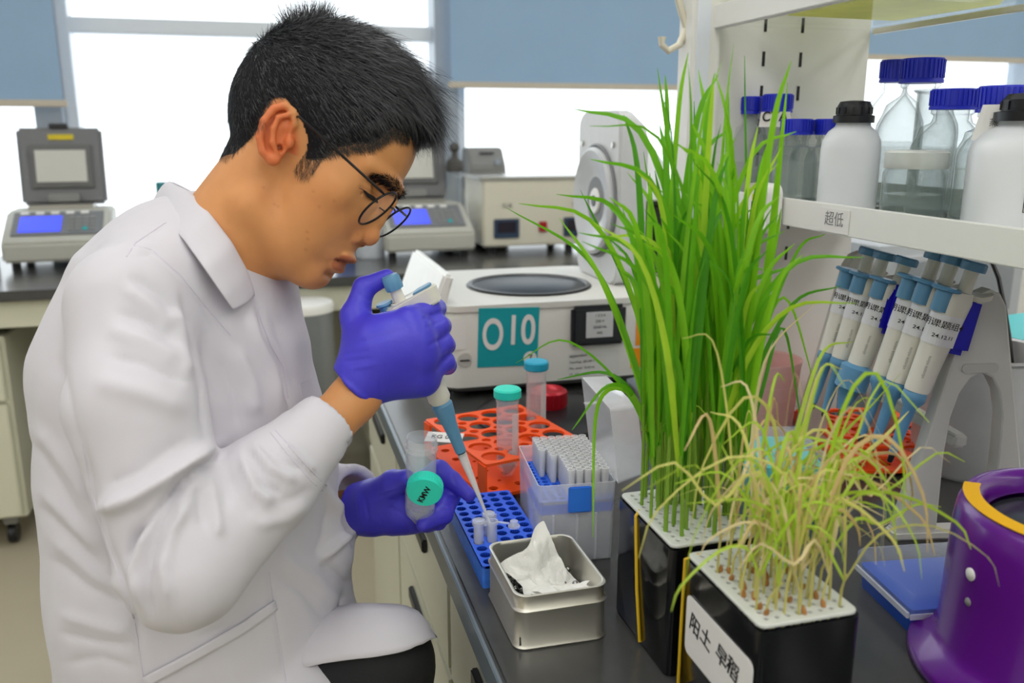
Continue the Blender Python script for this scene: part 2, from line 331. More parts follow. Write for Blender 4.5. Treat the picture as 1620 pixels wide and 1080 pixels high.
# ------------------------------------------------------------------ the work bench
BX = .157
t = thing('work_bench', (BX, 0, 0), 0, 'long black-topped laboratory bench with cream cabinets and grey edge', 'bench')
wt = MB().box(.004, 1.50, -.5, 1.98, BT - .028, BT).build('worktop', m_black, t, bevel=.003)
MB().box(0, .004, -.5, 1.98, BT - .030, BT - .001).build('edge_strip', mat('grey_edge_strip', '7d8890', .35, metal=.5), t, bevel=.001)
MB().box(.05, 1.45, -.5, 1.95, .10, BT - .028).build('carcass', m_cream, t)
MB().box(.09, 1.41, -.5, 1.93, 0, .10).build('plinth', m_grey, t)
for i, y in enumerate((-.40, .06, .52, .98, 1.44)):
    d = MB().box(.03, .05, y + .004, y + .452, .56, .755).build('drawer', m_cream, t, bevel=.004)
    MB().box(.022, .031, y + .15, y + .30, .655, .675).build('handle', m_dark, d, bevel=.002)
    d = MB().box(.03, .05, y + .004, y + .452, .12, .55).build('door', m_cream, t, bevel=.004)
    MB().box(.022, .031, y + .15, y + .30, .505, .525).build('handle', m_dark, d, bevel=.002)
ar = MB(); ar.add([(0, 0, 0), (.05, .02, 0), (.05, -.02, 0), (.05, .02, .002), (.05, -.02, .002), (0, 0, .002)], [(0, 2, 1), (3, 4, 5), (0, 1, 3, 5), (1, 2, 4, 3), (2, 0, 5, 4)])
obj('arrow_sticker', ar.mesh('arrow_sticker'), mat('pale_teal_sticker', '79b9b4', .5), t, (.029, .80, .62), (0, R(-90), 0))

# ------------------------------------------------------------------ numbered centrifuge
t = thing('centrifuge', (0, 0, BT), 0, 'white benchtop centrifuge with raised lid and teal O10 sticker', 'centrifuge')
cw = mat('centrifuge_white', 'dad9d2', .4, var=.02); cg = mat('centrifuge_base_grey', '8c8d8c', .5, var=.03)
CX0, CX1, CY0, CY1 = .262, .63, 1.37, 1.74
cc = ((CX0 + CX1) / 2, (CY0 + CY1) / 2); cw_, cd_ = CX1 - CX0, CY1 - CY0
o = plate([rrect(cw_, cd_, .03, 5, *cc), circ(.455, 1.535, .103, 40)], .150, .160, 'top_deck'); obj('top_deck', o, cw, t)
lo = [[(x, y, z) for x, y in rrect(cw_ + g * 2, cd_ + g * 2, .03, 5, *cc)] for z, g in ((.022, .0), (.135, .0), (.150, -.004))]
MB().loft(lo, cap=False).build('casing', cw, t, ang=50)
MB().loft([[(x, y, z) for x, y in rrect(cw_ + g * 2, cd_ + g * 2, .03, 5, *cc)] for z, g in ((.006, -.03), (.012, -.012), (.022, -.003))]).build('base', cg, t, ang=50)
MB().lathe([(.112, .160), (.113, .164), (.107, .165), (.103, .160), (.098, .12), (.09, .03), (.02, .025)], 48, Matrix.Translation((.455, 1.535, 0))).build('rotor_bowl', mat('bowl_grey', '6e6f70', .35, metal=.4), t)
MB().lathe([(.113, .1585), (.116, .1595), (.116, .161), (.113, .162)], 48, Matrix.Translation((.455, 1.535, 0))).build('bowl_gasket', m_dark, t)
MB().lathe([(.018, .03), (.018, .07), (.012, .085), (.003, .09)], 20, Matrix.Translation((.455, 1.535, 0))).build('rotor_hub', m_dark, t)
for x in (.30, .59):
    for y in (1.42, 1.69): MB().cyl(.016, 0, .014, 12, Matrix.Translation((x, y, 0))).build('foot', m_dark, t)
# slanted control panel on the aisle side
MB().loft([[(x, y, z) for x, z in ((.275, .05), (.262, .055), (.225, .10), (.268, .213), (.285, .208), (.262, .13))] for y in (1.385, 1.70)]).build('control_panel', mat('panel_white', 'eeeeea', .3), t, bevel=.005)
# opened lid
lx = .602
Ml = Matrix.Translation((lx, 1.58, .158)) @ Matrix.Rotation(R(-90), 4, 'Y')
li = [[(x, y, z) for x, y in rrect(.315, .215, .035, 6, .1575, 0)] for z in (0, -.03)] + [[(x, y, z) for x, y in rrect(.285, .19, .04, 6, .15, 0)] for z in (-.062,)]
li = [[(l[0], l[1], -l[2]) for l in q] for q in li]
Ml = Matrix.Translation((lx, 1.58, .158)) @ Matrix(((0, 0, 1, 0), (0, 1, 0, 0), (1, 0, 0, 0), (0, 0, 0, 1)))
lid = MB().loft(li, M=Ml).build('lid', mat('lid_grey_white', 'd2d3d3', .4), t, bevel=.004, ang=40)
Md = Matrix.Translation((lx, 1.58, .158 + .15)) @ Matrix.Rotation(R(-90), 4, 'Y')
MB().lathe([(.100, -.005), (.100, .010), (.094, .014), (.055, .004), (.026, -.002), (.02, -.001)], 48, Md).build('lid_seal_dish', mat('dish_grey', 'c6c8c9', .3), lid)
MB().lathe([(.103, -.004), (.106, .004), (.103, .006), (.101, .002)], 48, Md).build('lid_gasket', mat('gasket_grey', '7b7d7e', .5), lid)
MB().cyl(.024, -.004, .006, 28, Md).build('centre_cap', m_white, lid, bevel=.002); MB().cyl(.010, .0, .008, 20, Md).build('centre_hole', m_dark, lid)
for y in (-.08, .08): MB().cyl(.005, -.002, .004, 12, Matrix.Translation((lx, 1.58 + y, .158 + .255)) @ Matrix.Rotation(R(-90), 4, 'Y')).build('screw', m_steel, lid)
# stickers and plates on the side that faces the camera
Y = CY0 - .0008
def face_text(s, x, z, size, m=m_ink, par=None, off=.0012, bold=0, rot=0, sx=1.): return obj('lettering', textmesh(s, size, .0002, bold=bold, sx=sx), m, par or t, (x, CY0 - off, z), (R(90), R(rot), 0))
M3 = lambda x, z, a=0: Matrix.Translation((x, CY0, z)) @ Matrix.Rotation(R(a), 4, 'Y')
s = MB().box(-.052, .052, -.0012, 0, -.050, .050, M3(.371, .104, 2)).build('number_sticker', mat('teal_sticker', '0e9fa8', .5, var=.02), t)
obj('lettering', textmesh('O', .074, .0002, bold=.0012, sx=.62), m_paper, s, (.344, CY0 - .0018, .108), (R(90), R(2), 0)); obj('lettering', textmesh('10', .070, .0002, bold=.0012, sx=.74), m_paper, s, (.392, CY0 - .0018, .113), (R(90), R(2), 0))
obj('number_disc', plate([circ(0, 0, .0115, 24)], 0, .0004), m_paper, s, (.4085, CY0 - .0014, .066), (R(90), 0, 0)); obj('lettering', textmesh('7', .017, .0002), m_ink, s, (.4085, CY0 - .0022, .066), (R(90), 0, 0))
pm = MB().box(.478, .576, -.016, 0, .083, .152, Matrix.Translation((0, CY0, 0))).build('power_module', mat('black_module', '26282b', .4), t, bevel=.006)
lb = MB().box(.502, .550, -.018, -.016, .098, .142, Matrix.Translation((0, CY0, 0))).build('rating_label', mat('label_silver', 'c4c6c6', .5), pm)
for i, q in enumerate(('1 2 3 4', '230 V', '50/60 Hz', 'IVD')): obj('lettering', textmesh(q, .0065, .0001), m_ink, lb, (.526, CY0 - .0185, .136 - i * .010), (R(90), 0, 0))
nl = MB().box(.476, .570, -.0006, 0, .026, .070, Matrix.Translation((0, CY0, 0))).build('rating_plate', mat('plate_white', 'd6d6d2', .5), t)
for i, q in enumerate(('eppendorf', 'Centrifuge  220-240 V', 'Max. speed   50-60 Hz', 'CE   IVD   made in')): obj('lettering', textmesh(q, .0075 if i == 0 else .005, .0001, 'LEFT'), m_ink, nl, (.479, CY0 - .001, .064 - i * .011), (R(90), 0, 0))
MB().box(.274, .300, -.0006, 0, .088, .140, Matrix.Translation((0, CY0, 0))).build('paper_label', m_paper, t)
MB().cyl(.0125, 0, .003, 24, Matrix.Translation((.296, CY0 + .001, .070)) @ Matrix.Rotation(R(90), 4, 'X')).build('emergency_release', mat('release_grey', 'c2c2bb', .4), t, bevel=.001)
MB().box(-.008, .008, -.004, -.001, -.001, .001, M3(.296, .070)).build('release_slot', m_dark, t)
for z0, z1, x in ((.055, .09, .604), (.095, .14, .612)): MB().box(x - .012, x + .012, -.001, 0, z0 - .02, z1 - .02, Matrix.Translation((0, CY0, 0))).build('orange_sticker', mat('orange_sticker', 'f59a12', .5), t)
# rotor lid lying in front of the centrifuge
t = thing('rotor_lid', (.405, 1.255, BT), 0, 'black round rotor lid with a red knob lying before the centrifuge', 'rotor lid')
MB().lathe([(.112, 0), (.115, .003), (.113, .008), (.095, .013), (.06, .016), (.03, .018), (.01, .018)], 48).build('disc', mat('black_rotor', '191a1e', .3), t)
MB().lathe([(.028, .016), (.029, .02), (.029, .042), (.025, .045), (.02, .040), (.01, .038)], 32).build('knob', mat('red_anodised', 'b01325', .3, metal=.3), t)
for k in range(24): a = 2 * math.pi * k / 24; MB().box(-.0012, .0012, -.0008, .0008, .021, .041, Matrix.Translation((.029 * math.cos(a), .029 * math.sin(a), 0)) @ Matrix.Rotation(a + 1.57, 4, 'Z')).build('knob_rib', mat('red_anodised', 'b01325'), t)
MB().box(.060, .085, -.004, .004, .0150, .0160).build('mark', m_paper, t)

# ------------------------------------------------------------------ orange tube racks
m_or = mat('orange_plastic', 'ff5a12', .4, var=.03)
def orange_rack(loc, rz, lab, sx=.148, sy=.19, h=.052):
    t = thing('tube_rack', loc, rz, lab, 'tube rack')
    nx, ny = 4, 5; px, py = sx / (nx + .15), sy / (ny + .15)
    hol = []; small = []
    for i in range(nx):
        for j in range(ny): hol.append(circ((i - (nx - 1) / 2) * px, (j - (ny - 1) / 2) * py, .0148, 20))
    for i in range(nx + 1):
        for j in range(ny + 1):
            if 0 < i < nx or 0 < j < ny: 
                x, y = (i - nx / 2) * px, (j - ny / 2) * py
                if abs(x) < sx / 2 - .006 and abs(y) < sy / 2 - .006: small.append(circ(x, y, .0062, 12))
    obj('top_plate', plate([rrect(sx, sy, .004, 3)] + hol + small, h - .0035, h), m_or, t)
    obj('lower_plate', plate([rrect(sx, sy, .004, 3)] + [circ((i - (nx - 1) / 2) * px, (j - (ny - 1) / 2) * py, .006, 12) for i in range(nx) for j in range(ny)] + [circ((i - nx / 2) * px, (j - ny / 2) * py, .003, 8) for i in range(1, nx) for j in range(1, ny)], .006, .010), m_or, t)
    for s_ in (-1, 1):
        MB().box(s_ * sx / 2 - .0015, s_ * sx / 2 + .0015, -sy / 2, -sy / 2 + .02, 0, h - .003).build('leg', m_or, t); MB().box(s_ * sx / 2 - .0015, s_ * sx / 2 + .0015, sy / 2 - .02, sy / 2, 0, h - .003).build('leg', m_or, t)
        MB().box(s_ * sx / 2 - .0015, s_ * sx / 2 + .0015, -sy / 2, sy / 2, 0, .012).build('side_rail', m_or, t)
    return t, px, py
orz = R(12.5); OR, opx, opy = orange_rack((.282, 1.062, BT), orz, 'orange plastic tube rack holding two capped tubes behind the blue rack')
lp_ = (Matrix.Translation((.282, 1.062, BT)) @ Matrix.Rotation(orz, 4, 'Z')).inverted() @ Vector(onz(703, 692, BT + .054)); Mt = Matrix.Translation(lp_) @ Matrix.Rotation(R(-38), 4, 'Z') @ Matrix.Rotation(R(14), 4, 'X')
MB().box(-.024, .024, -.011, .011, 0, .0006, Mt).build('paper_label', m_paper, OR); o = obj('lettering', textmesh('KG 005', .011, .0002), m_ink, OR); o.matrix_local = Mt @ Matrix.Translation((0, 0, .0009))
orange_rack((.80, .99, BT), R(-12), 'orange plastic tube rack lying under the hanging pipettes', .15, .20, .03)
# 50 ml tubes
m_pp = clearmat('clear_tube_plastic', 'f6f9fc', .20, .15); m_white_ink = mat('white_print_panel', 'eef0f0', .6)
def tube50_body(t, L=.112, r=.0138, open_=False):
    b = MB().lathe([(.002, 0), (.006, .0015), (r - .001, .013), (r, .02), (r, L - .014), (r + .0006, L - .013), (r + .0006, L - .010), (r, L - .009), (r, L), (r - .0012, L), (r - .0012, .02), (r - .002, .014), (.002, .003)], 32, cap=False).build('tube_body', m_pp, t)
    for i in range(5 if open_ else 10): MB().lathe([(r + .0001, .022 + i * .0058), (r + .0002, .0223 + i * .0058), (r + .0001, .0226 + i * .0058)], 24, cap=False).build('graduation', clearmat('graduation_print', 'b8c0cc', .3, .5), b)
    return b
def cap50(t, m, z, flip=False, r=.0172, h=.0125):
    c = MB().lathe([(.002, z), (r - .0015, z), (r, z + .0015), (r, z + h - .002), (r - .002, z + h), (.004, z + h + .0002)], 40).build('cap', m, t)
    return c
m_tcap = mat('turquoise_cap', '2ee6cc', .4, var=.03); m_bcap2 = mat('sky_blue_cap', '1aa5c8', .4, var=.03)
for (px_, py_, z0, m, lab, dep) in ((803, 752, BT + .012, m_tcap, 'clear centrifuge tube with turquoise cap in orange rack', None), (818, 700, BT + .012, m_bcap2, 'clear centrifuge tube with sky-blue cap standing behind turquoise-capped one', None)):
    p = onz(px_, py_, z0) if m is m_tcap else np.array([.345, 1.125, z0])
    t = thing('centrifuge_tube', tuple(p), R(20), lab, 'tube', 'capped tubes in the orange rack'); tube50_body(t); cap50(t, m, .1035)
    MB().lathe([(.002, .003), (.0095, .014), (.0105, .02), (.0105, .030), (.002, .031)], 20).build('sediment', mat('white_sediment', 'd7d4d2', .6), t)
    wp = MB(); n_ = 8
    for a0 in range(n_):
        a, b = [R(-100 + 55 * (a0 + q) / n_) for q in (0, 1)]; rr = .0141
        wp.add([(rr * math.cos(a), rr * math.sin(a), .03), (rr * math.cos(b), rr * math.sin(b), .03), (rr * math.cos(b), rr * math.sin(b), .085), (rr * math.cos(a), rr * math.sin(a), .085)], [(0, 1, 2, 3)])
    wp.build('writing_panel', clearmat('writing_panel_white', 'f2f2f2', .6, .5), t)

# ------------------------------------------------------------------ blue microtube rack
m_blue = mat('royal_blue_plastic', '2f68f0', .4, var=.05)
rx0, rx1, ry0, ry1, rh = .180, .254, .762, .937, .024
t = thing('microtube_rack', ((rx0 + rx1) / 2, (ry0 + ry1) / 2, BT), 0, 'royal blue tube rack with rows of round holes under the pipette', 'tube rack')
W_, D_ = rx1 - rx0, ry1 - ry0; nx, ny = 5, 12; pt = .0143
holes = [circ((i - 2) * pt, (j - 5.5) * pt, .0056, 16) for i in range(nx) for j in range(ny)]
obj('top_plate', plate([rrect(W_, D_, .003, 3)] + holes, rh - .003, rh), m_blue, t)
sk = MB().loft([[(x, y, z) for x, y in rrect(W_, D_, .003, 3)] for z in (0, rh - .0005)], cap=False); sk.build('skirt', mat('marbled_blue', '3f7ae6', .4, var=.35, scale=120), t, ang=50)
wl = MB()
for i in range(nx):
    for j in range(ny): wl.lathe([(.0056, rh - .001), (.0054, .004), (.002, .003)], 14, Matrix.Translation(((i - 2) * pt, (j - 5.5) * pt, 0)), cap=False)
wl.build('wells', mat('deep_blue_wells', '1238a8', .5), t)
RACK = t
# microtubes standing in it
m_mt = clearmat('microtube_plastic', 'f4f6fa', .30, .2)
def microtube(x, y, lab, lid):
    t = thing('microtube', (x, y, BT + .008), R(-30), lab, 'microtube', 'microtubes in the blue rack')
    b = MB().lathe([(.001, 0), (.0025, .001), (.0052, .017), (.0052, .036), (.0066, .036), (.0066, .0385), (.0043, .0385), (.0043, .017), (.001, .003)], 24, cap=False).build('tube_body', m_mt, t)
    if lid == 'open':
        MB().box(.0055, .018, -.0016, .0016, .0372, .0382).build('hinge_strap', m_mt, t)
        MB().cyl(.0062, .034, .0365, 20, Matrix.Translation((.0235, 0, .0)) ).build('lid', m_mt, t, bevel=.0005); MB().cyl(.0042, .0365, .041, 18, Matrix.Translation((.0235, 0, 0))).build('lid_plug', m_mt, t)
    else:
        MB().cyl(.0066, .0386, .0412, 20).build('lid', m_mt, t, bevel=.0005); MB().box(.006, .0085, -.0016, .0016, .036, .040).build('hinge_strap', m_mt, t)
XC = (rx0 + rx1) / 2; YC = (ry0 + ry1) / 2
microtube(XC - 1 * pt, YC - 2.5 * pt, 'open microtube in the blue rack with the pipette tip in it', 'open')
microtube(XC - 1 * pt, YC - 1.5 * pt, 'closed microtube in the blue rack just behind the open one', 'closed')
microtube(XC - 2 * pt, YC - 2.5 * pt, 'closed microtube in the blue rack nearest the gloved fingers', 'closed')

# ------------------------------------------------------------------ tip box with opened lid
m_cl = clearmat('clear_box_plastic', 'fafcff', .34, .12); m_blue2 = mat('tip_rack_blue', '2f6ae8', .4, var=.05)
TB = thing('tip_box', (.293, .848, BT), R(-6), 'clear pipette tip box with blue inner rack and lid open', 'tip box')
w2, d2, h2 = .041, .060, .088
MB().loft([[(x, y, z) for x, y in rrect(2 * (w2 - g), 2 * (d2 - g), .004, 3)] for z, g in ((0, .003), (.002, .002), (.06, .001), (h2, 0), (h2, .0012), (.06, .0022), (.003, .0035))], cap=False).build('box_wall', m_cl, TB, ang=50)
MB().box(-w2 + .003, w2 - .003, -d2 + .003, d2 - .003, .001, .002).build('box_floor', m_cl, TB)
for x in (-.025, 0, .02): MB().box(x - .001, x + .001, -d2 - .0012, -d2 + .001, .003, .055).build('rib', m_cl, TB)
tp = .009
obj('tip_rack', plate([rrect(2 * w2 - .004, 2 * d2 - .004, .003, 3)] + [circ((i - 3.5) * tp, (j - 5.5) * tp, .0034, 12) for i in range(8) for j in range(12)], .066, .069), m_blue2, TB)
rk = MB().loft([[(x, y, z) for x, y in rrect(2 * w2 - .004, 2 * d2 - .004, .003, 3)] for z in (.055, .069)], cap=False); rk.build('tip_rack_skirt', m_blue2, TB)
MB().box(-.010, .014, -d2 - .0035, -d2 - .001, .058, .086).build('latch', mat('latch_blue', '3a82f0', .35), TB, bevel=.001)
# lid, hinged on the right and tilted open
Ml = Matrix.Translation((w2 + .002, 0, h2 - .004)) @ Matrix.Rotation(R(-104), 4, 'Y') @ Matrix.Translation((-w2 - .003, 0, 0))
Ml = Matrix.Translation((w2 + .004, .006, h2 - .006)) @ Matrix.Rotation(R(82), 4, 'Y') @ Matrix.Translation((-w2 - .001, 0, 0))
lid = MB().loft([[(x, y, z) for x, y in rrect(2 * (w2 + .001 - g), 2 * (d2 + .001 - g), .004, 3)] for z, g in ((0, 0), (.028, .003), (.031, .007))], M=Ml).v and None
lm = MB().loft([[(x, y, z) for x, y in rrect(2 * (w2 + .001 - g), 2 * (d2 + .001 - g), .004, 3)] for z, g in ((0, .0012), (0, 0), (.028, .003), (.031, .007), (.030, .0082), (.027, .0042), (0, .0012))], cap=False, M=Ml)
lid = lm.build('lid', m_cl, TB, ang=50); MB().box(-w2 + .007, w2 - .007, -d2 + .007, d2 - .007, .030, .031, Ml).build('lid_panel', m_cl, lid)
MB().box(-.02, .02, -.03, .03, .0315, .032, Ml).build('label_print', clearmat('pink_print', 'd8a8b4', .35, .5), lid)
for y in (-.03, .03): MB().box(w2 - .004, w2 + .003, y - .006, y + .006, h2 - .012, h2 - .002).build('hinge', m_cl, TB)
m_tip = clearmat('tip_plastic', 'ffffff', .50, .2)
tipme = MB().lathe([(.0004, -.045), (.0012, -.02), (.0030, .0), (.0036, .002), (.0041, .027), (.0044, .0275), (.0044, .031), (.0034, .031), (.003, .002), (.0006, -.03)], 10, cap=False).mesh('pipette_tip')
for i in range(8):
    for j in range(12):
        if (i < 3 and j < 5) or (i < 2 and j < 7) or (i < 1): continue
        p = Matrix.Translation(TB.location) @ Matrix.Rotation(R(-6), 4, 'Z') @ Vector(((i - 3.5) * tp, (j - 5.5) * tp, .069))
        o = obj('pipette_tip', tipme, None, None, p); tag(o, 'frosted pipette tip standing in the open clear tip box', 'pipette tip', 'tips in the open tip box')
tipme.materials.append(m_tip)

# ------------------------------------------------------------------ tin with tissue and steel beads
T = thing('metal_tin', (.225, .702, BT), R(0), 'open rectangular metal tin with crumpled tissue on black bench', 'tin')
m_tin = mat('tin_plate', 'dad7cc', .42, metal=.9, var=.06, scale=25); W_, D_, h = .084, .106, .052
lp = [(.0, 0, .002), (.0015, -.0012, .004), (.004, 0, .0), (.036, 0, 0), (.0375, -.0014, 0), (.039, .0006, 0), (h - .002, .0006, 0), (h, -.0004, 0), (h + .0006, .001, 0), (h, .0022, 0), (h - .003, .0024, 0), (.003, .0016, 0)]
lo = [[(x, y, z) for x, y in rrect(W_ - 2 * g, D_ - 2 * g, .012, 7)] for z, g, _ in lp]
tin = MB().loft(lo, cap=False).build('tin_wall', m_tin, T, ang=60); MB().box(-W_ / 2 + .004, W_ / 2 - .004, -D_ / 2 + .004, D_ / 2 - .004, .001, .003).build('tin_floor', m_tin, T)
for v in tin.data.vertices:   # the small dent near the front corner
    d = (Vector((v.co.x + .030, v.co.y + .053, v.co.z - .012))).length
    if d < .02: v.co.y += .003 * (1 - d / .02)
# crumpled tissues
def tissue(name, loc, rz, w_, d_, h_, seed, lab):
    from mathutils import noise
    n = 40; vs = []; fs = []; rr_ = random.Random(seed); cr = [(rr_.uniform(0, 3.14), rr_.uniform(-.35, .35), rr_.choice((-1, 1)) * rr_.uniform(.5, 1.2)) for _ in range(9)]
    zs = []
    for i in range(n):
        for j in range(n):
            u, v = i / (n - 1) - .5, j / (n - 1) - .5; e = 1 + .35 * noise.noise(Vector((u * 3, v * 3, seed)))
            z = sum(k_ * abs(u * math.cos(a_) + v * math.sin(a_) - c_) for a_, c_, k_ in cr) + .16 * noise.noise(Vector((u * 9, v * 9, seed + 7))) + .08 * noise.noise(Vector((u * 20, v * 20, seed + 2)))
            zs.append(z); vs.append([u * w_ * e, v * d_ * e, z])
    z0, z1 = min(zs), max(zs); vs = [(x, y, h_ * ((z - z0) / (z1 - z0) - .25)) for x, y, z in vs]
    for i in range(n - 1):
        for j in range(n - 1): a = i * n + j; fs.append((a, a + n, a + n + 1, a + 1))
    mb = MB().add(vs, fs); o = mb.build(name, mat('soft_tissue', 'f2f1ec', .9, var=.02, bump=.3, bscale=500), None, ang=22); o.location = loc; o.rotation_euler = (0, 0, rz)
    return tag(o, lab, 'tissue', 'tissues in the tin')
o = tissue('tissue', (.228, .715, BT + .032), R(20), .052, .060, .034, 1.3, 'upright crumpled white tissue at the back of the metal tin')
o.rotation_euler = (R(28), R(-14), R(30))
tissue('tissue', (.232, .680, BT + .030), R(-10), .064, .034, .018, 4.1, 'flattened white tissue at the front of the metal tin')
bead = MB().lathe([(.003 * math.sin(math.pi * k / 8) + 1e-5, -.003 * math.cos(math.pi * k / 8)) for k in range(9)], 12).mesh('steel_bead'); bead.materials.append(mat('bead_steel', '9a9a9a', .15, metal=1.))
for i in range(13):
    for j in range(16):
        x, y = -.036 + i * .006 + (j % 2) * .003, -.045 + j * .006
        if abs(x) < .037: tag(obj('steel_bead', bead, None, None, (.225 + x, .702 + y, BT + .0175 + .004 * math.sin(i * 1.7 + j * 2.3))), 'small shiny steel bead among those lying in the metal tin', 'bead', 'steel beads in the tin')
bb = MB(); nn = 27; q = [(-.0385 + .0770 * i / (nn - 1), -.0495 + .099 * j / (nn - 1), .0135 + .002 * math.sin(i * 2.1) * math.sin(j * 2.1)) for i in range(nn) for j in range(nn)]
bb.add(q, [(i * nn + j, (i + 1) * nn + j, (i + 1) * nn + j + 1, i * nn + j + 1) for i in range(nn - 1) for j in range(nn - 1)]); bb.box(-.0385, .0385, -.0495, .0495, .0035, .012)
o = bb.build('steel_bead_bed', MATS['bead_steel'], None, loc=(.225, .702, BT)); tag(o, 'deeper layers of steel beads filling the bottom of the tin', 'beads', kind='stuff')

# ------------------------------------------------------------------ shelf rack over the bench
SH = thing('shelf_rack', (0, 0, BT), 0, 'white steel shelf rack with slotted end panel over the bench', 'shelf')
SX0, SX1, SY1 = .60, .862, 1.15; LZ = .345; UZ = .575
MB().box(.612, .855, SY1, SY1 + .03, 0, .90).build('end_panel', m_shelf, SH, bevel=.002)
MB().box(.567, .612, SY1 - .012, SY1 + .035, 0, .95).build('upright', m_shelf, SH, bevel=.005)
MB().box(.572, .592, SY1 - .013, SY1 - .0115, .0, .95).build('upright_groove', m_alu, SH)
for x in (.683, .742):
    for k in range(11): MB().box(x - .0022, x + .0022, SY1 - .0006, SY1 + .004, .43 - k * .046 + .28, .45 - k * .046 + .28).build('slot', m_dark, SH)
ls = MB().box(SX0 + .004, SX1, .20, SY1, LZ - .012, LZ).build('lower_shelf', m_shelf, SH); MB().box(SX0, SX0 + .004, .20, SY1 - .012, LZ - .018, LZ + .015).build('front_lip', m_shelf, ls, bevel=.001)
MB().box(SX1 - .004, SX1, .20, SY1, LZ - .018, LZ + .02).build('rear_lip', m_shelf, ls, bevel=.001)
us = MB().box(SX0 + .012, SX1 - .004, .20, SY1 + .03, UZ + .002, UZ + .008).build('upper_glass_shelf', clearmat('shelf_glass', 'eaf2ec', .05, .03, .5, .12), SH)
MB().box(SX0 - .002, SX0 + .012, .20, SY1 + .035, UZ - .002, UZ + .028).build('front_lip', m_shelf, us, bevel=.001); MB().box(SX1 - .006, SX1, .20, SY1, UZ - .002, UZ + .006).build('rear_edge', mat('pale_edge', 'e8e4d6', .3), us, bevel=.001)
for y in (.25,): MB().box(.612, .855, y, y + .03, 0, .9).build('end_panel', m_shelf, SH, bevel=.002)
pp = onx(1318, 337, SX0)
tg = MB().box(-.0006, 0, -.030, .022, -.014, .012).build('name_tag', m_paper, SH, loc=(SX0 - .0004, pp[1], LZ - .002)); obj('lettering', textmesh('超低', .017, .0001), mat('faded_ink', '858587', .6), tg, (-.0008, -.004, 0), (R(90), 0, R(-90)))
pp = onx(1131, 307, SX0); tg = MB().box(-.0006, 0, -.018, .014, -.012, .012).build('name_tag', m_paper, SH, loc=(SX0 - .0004, pp[1], LZ - .002)); obj('lettering', textmesh('P1', .014, .0001), m_ink, tg, (-.0008, 0, 0), (R(90), 0, R(-90)))
# white plastic tool case clipped on the lip
t = thing('plastic_case', (.588, .965, BT + LZ), 0, 'white rounded plastic case with yellow striped label on the shelf lip', 'case')
lo = [[(x, y, z) for y, z in rrect(.05, .062, .012, 5)] for x in (-.010, -.012, .008, .010)]; MB().loft([[(x, y * (.9 if i in (0, 3) else 1), z * (.9 if i in (0, 3) else 1)) for x, y, z in l] for i, l in enumerate(lo)]).build('case_shell', m_white, t, ang=50)
for i, c in enumerate(('e3dc3a', '33373a', 'd7dd4e', '454a40', 'e3e36a')): MB().box(-.0128, -.0122, -.004, .010, .018 - i * .009 - .008, .018 - i * .009).build('label_stripe', mat('stripe_' + c, c, .5), t)
# hook on the end of the upper shelf
t = thing('plastic_hook', (.566, 1.165, BT + UZ), 0, 'cream plastic double hook hanging from the upper shelf corner', 'hook')
m_iv = mat('ivory_plastic', 'ddd8c4', .4)
pts = [(.0, 0, .06), (-.012, 0, .045), (-.004, 0, .02), (.004, 0, 0), (-.006, 0, -.022), (-.022, 0, -.030), (-.032, 0, -.022), (-.032, 0, -.012)]
MB().tube(pts, [.006, .006, .005, .005, .005, .005, .0045, .006], 10).build('hook_arm', m_iv, t); MB().box(.006, .026, -.006, .006, -.03, .10).build('hook_strap', m_iv, t, bevel=.003); MB().tube([(-.03, 0, .075), (-.005, 0, .055), (.012, 0, .05)], .006, 8).build('hook_arm', m_iv, t)
# things lying on the upper glass shelf
t = thing('storage_box', (.755, .985, BT + UZ + .008), R(4), 'yellow-green box standing on the upper glass shelf', 'box')
MB().box(-.09, .09, -.09, .09, 0, .10).build('box_body', leafmat('lime_box', 'f2f5a0', .8, .15), t, bevel=.004); MB().box(-.092, .092, -.092, .092, .10, .115).build('lid', leafmat('milky_lid', 'f4f6ee', .8, .05), t, bevel=.003)
from mathutils import noise as _nz
bm = bmesh.new(); bmesh.ops.create_icosphere(bm, subdivisions=4, radius=1)
for v in bm.verts:
    d = 1 + .22 * _nz.noise(v.co * 2.2) + .12 * _nz.noise(v.co * 5); v.co = Vector((v.co.x * .10 * d, v.co.y * .12 * d, max(-.04, v.co.z * .06 * d) + .04))
me = bpy.data.meshes.new('plastic_bag'); bm.to_mesh(me); bm.free(); finish(me, 80)
tag(obj('plastic_bag', me, leafmat('silvery_plastic_film', 'c9cad2', .45, .4), None, (.735, .76, BT + UZ + .008)), 'crumpled grey plastic bag lying on the upper glass shelf', 'bag')

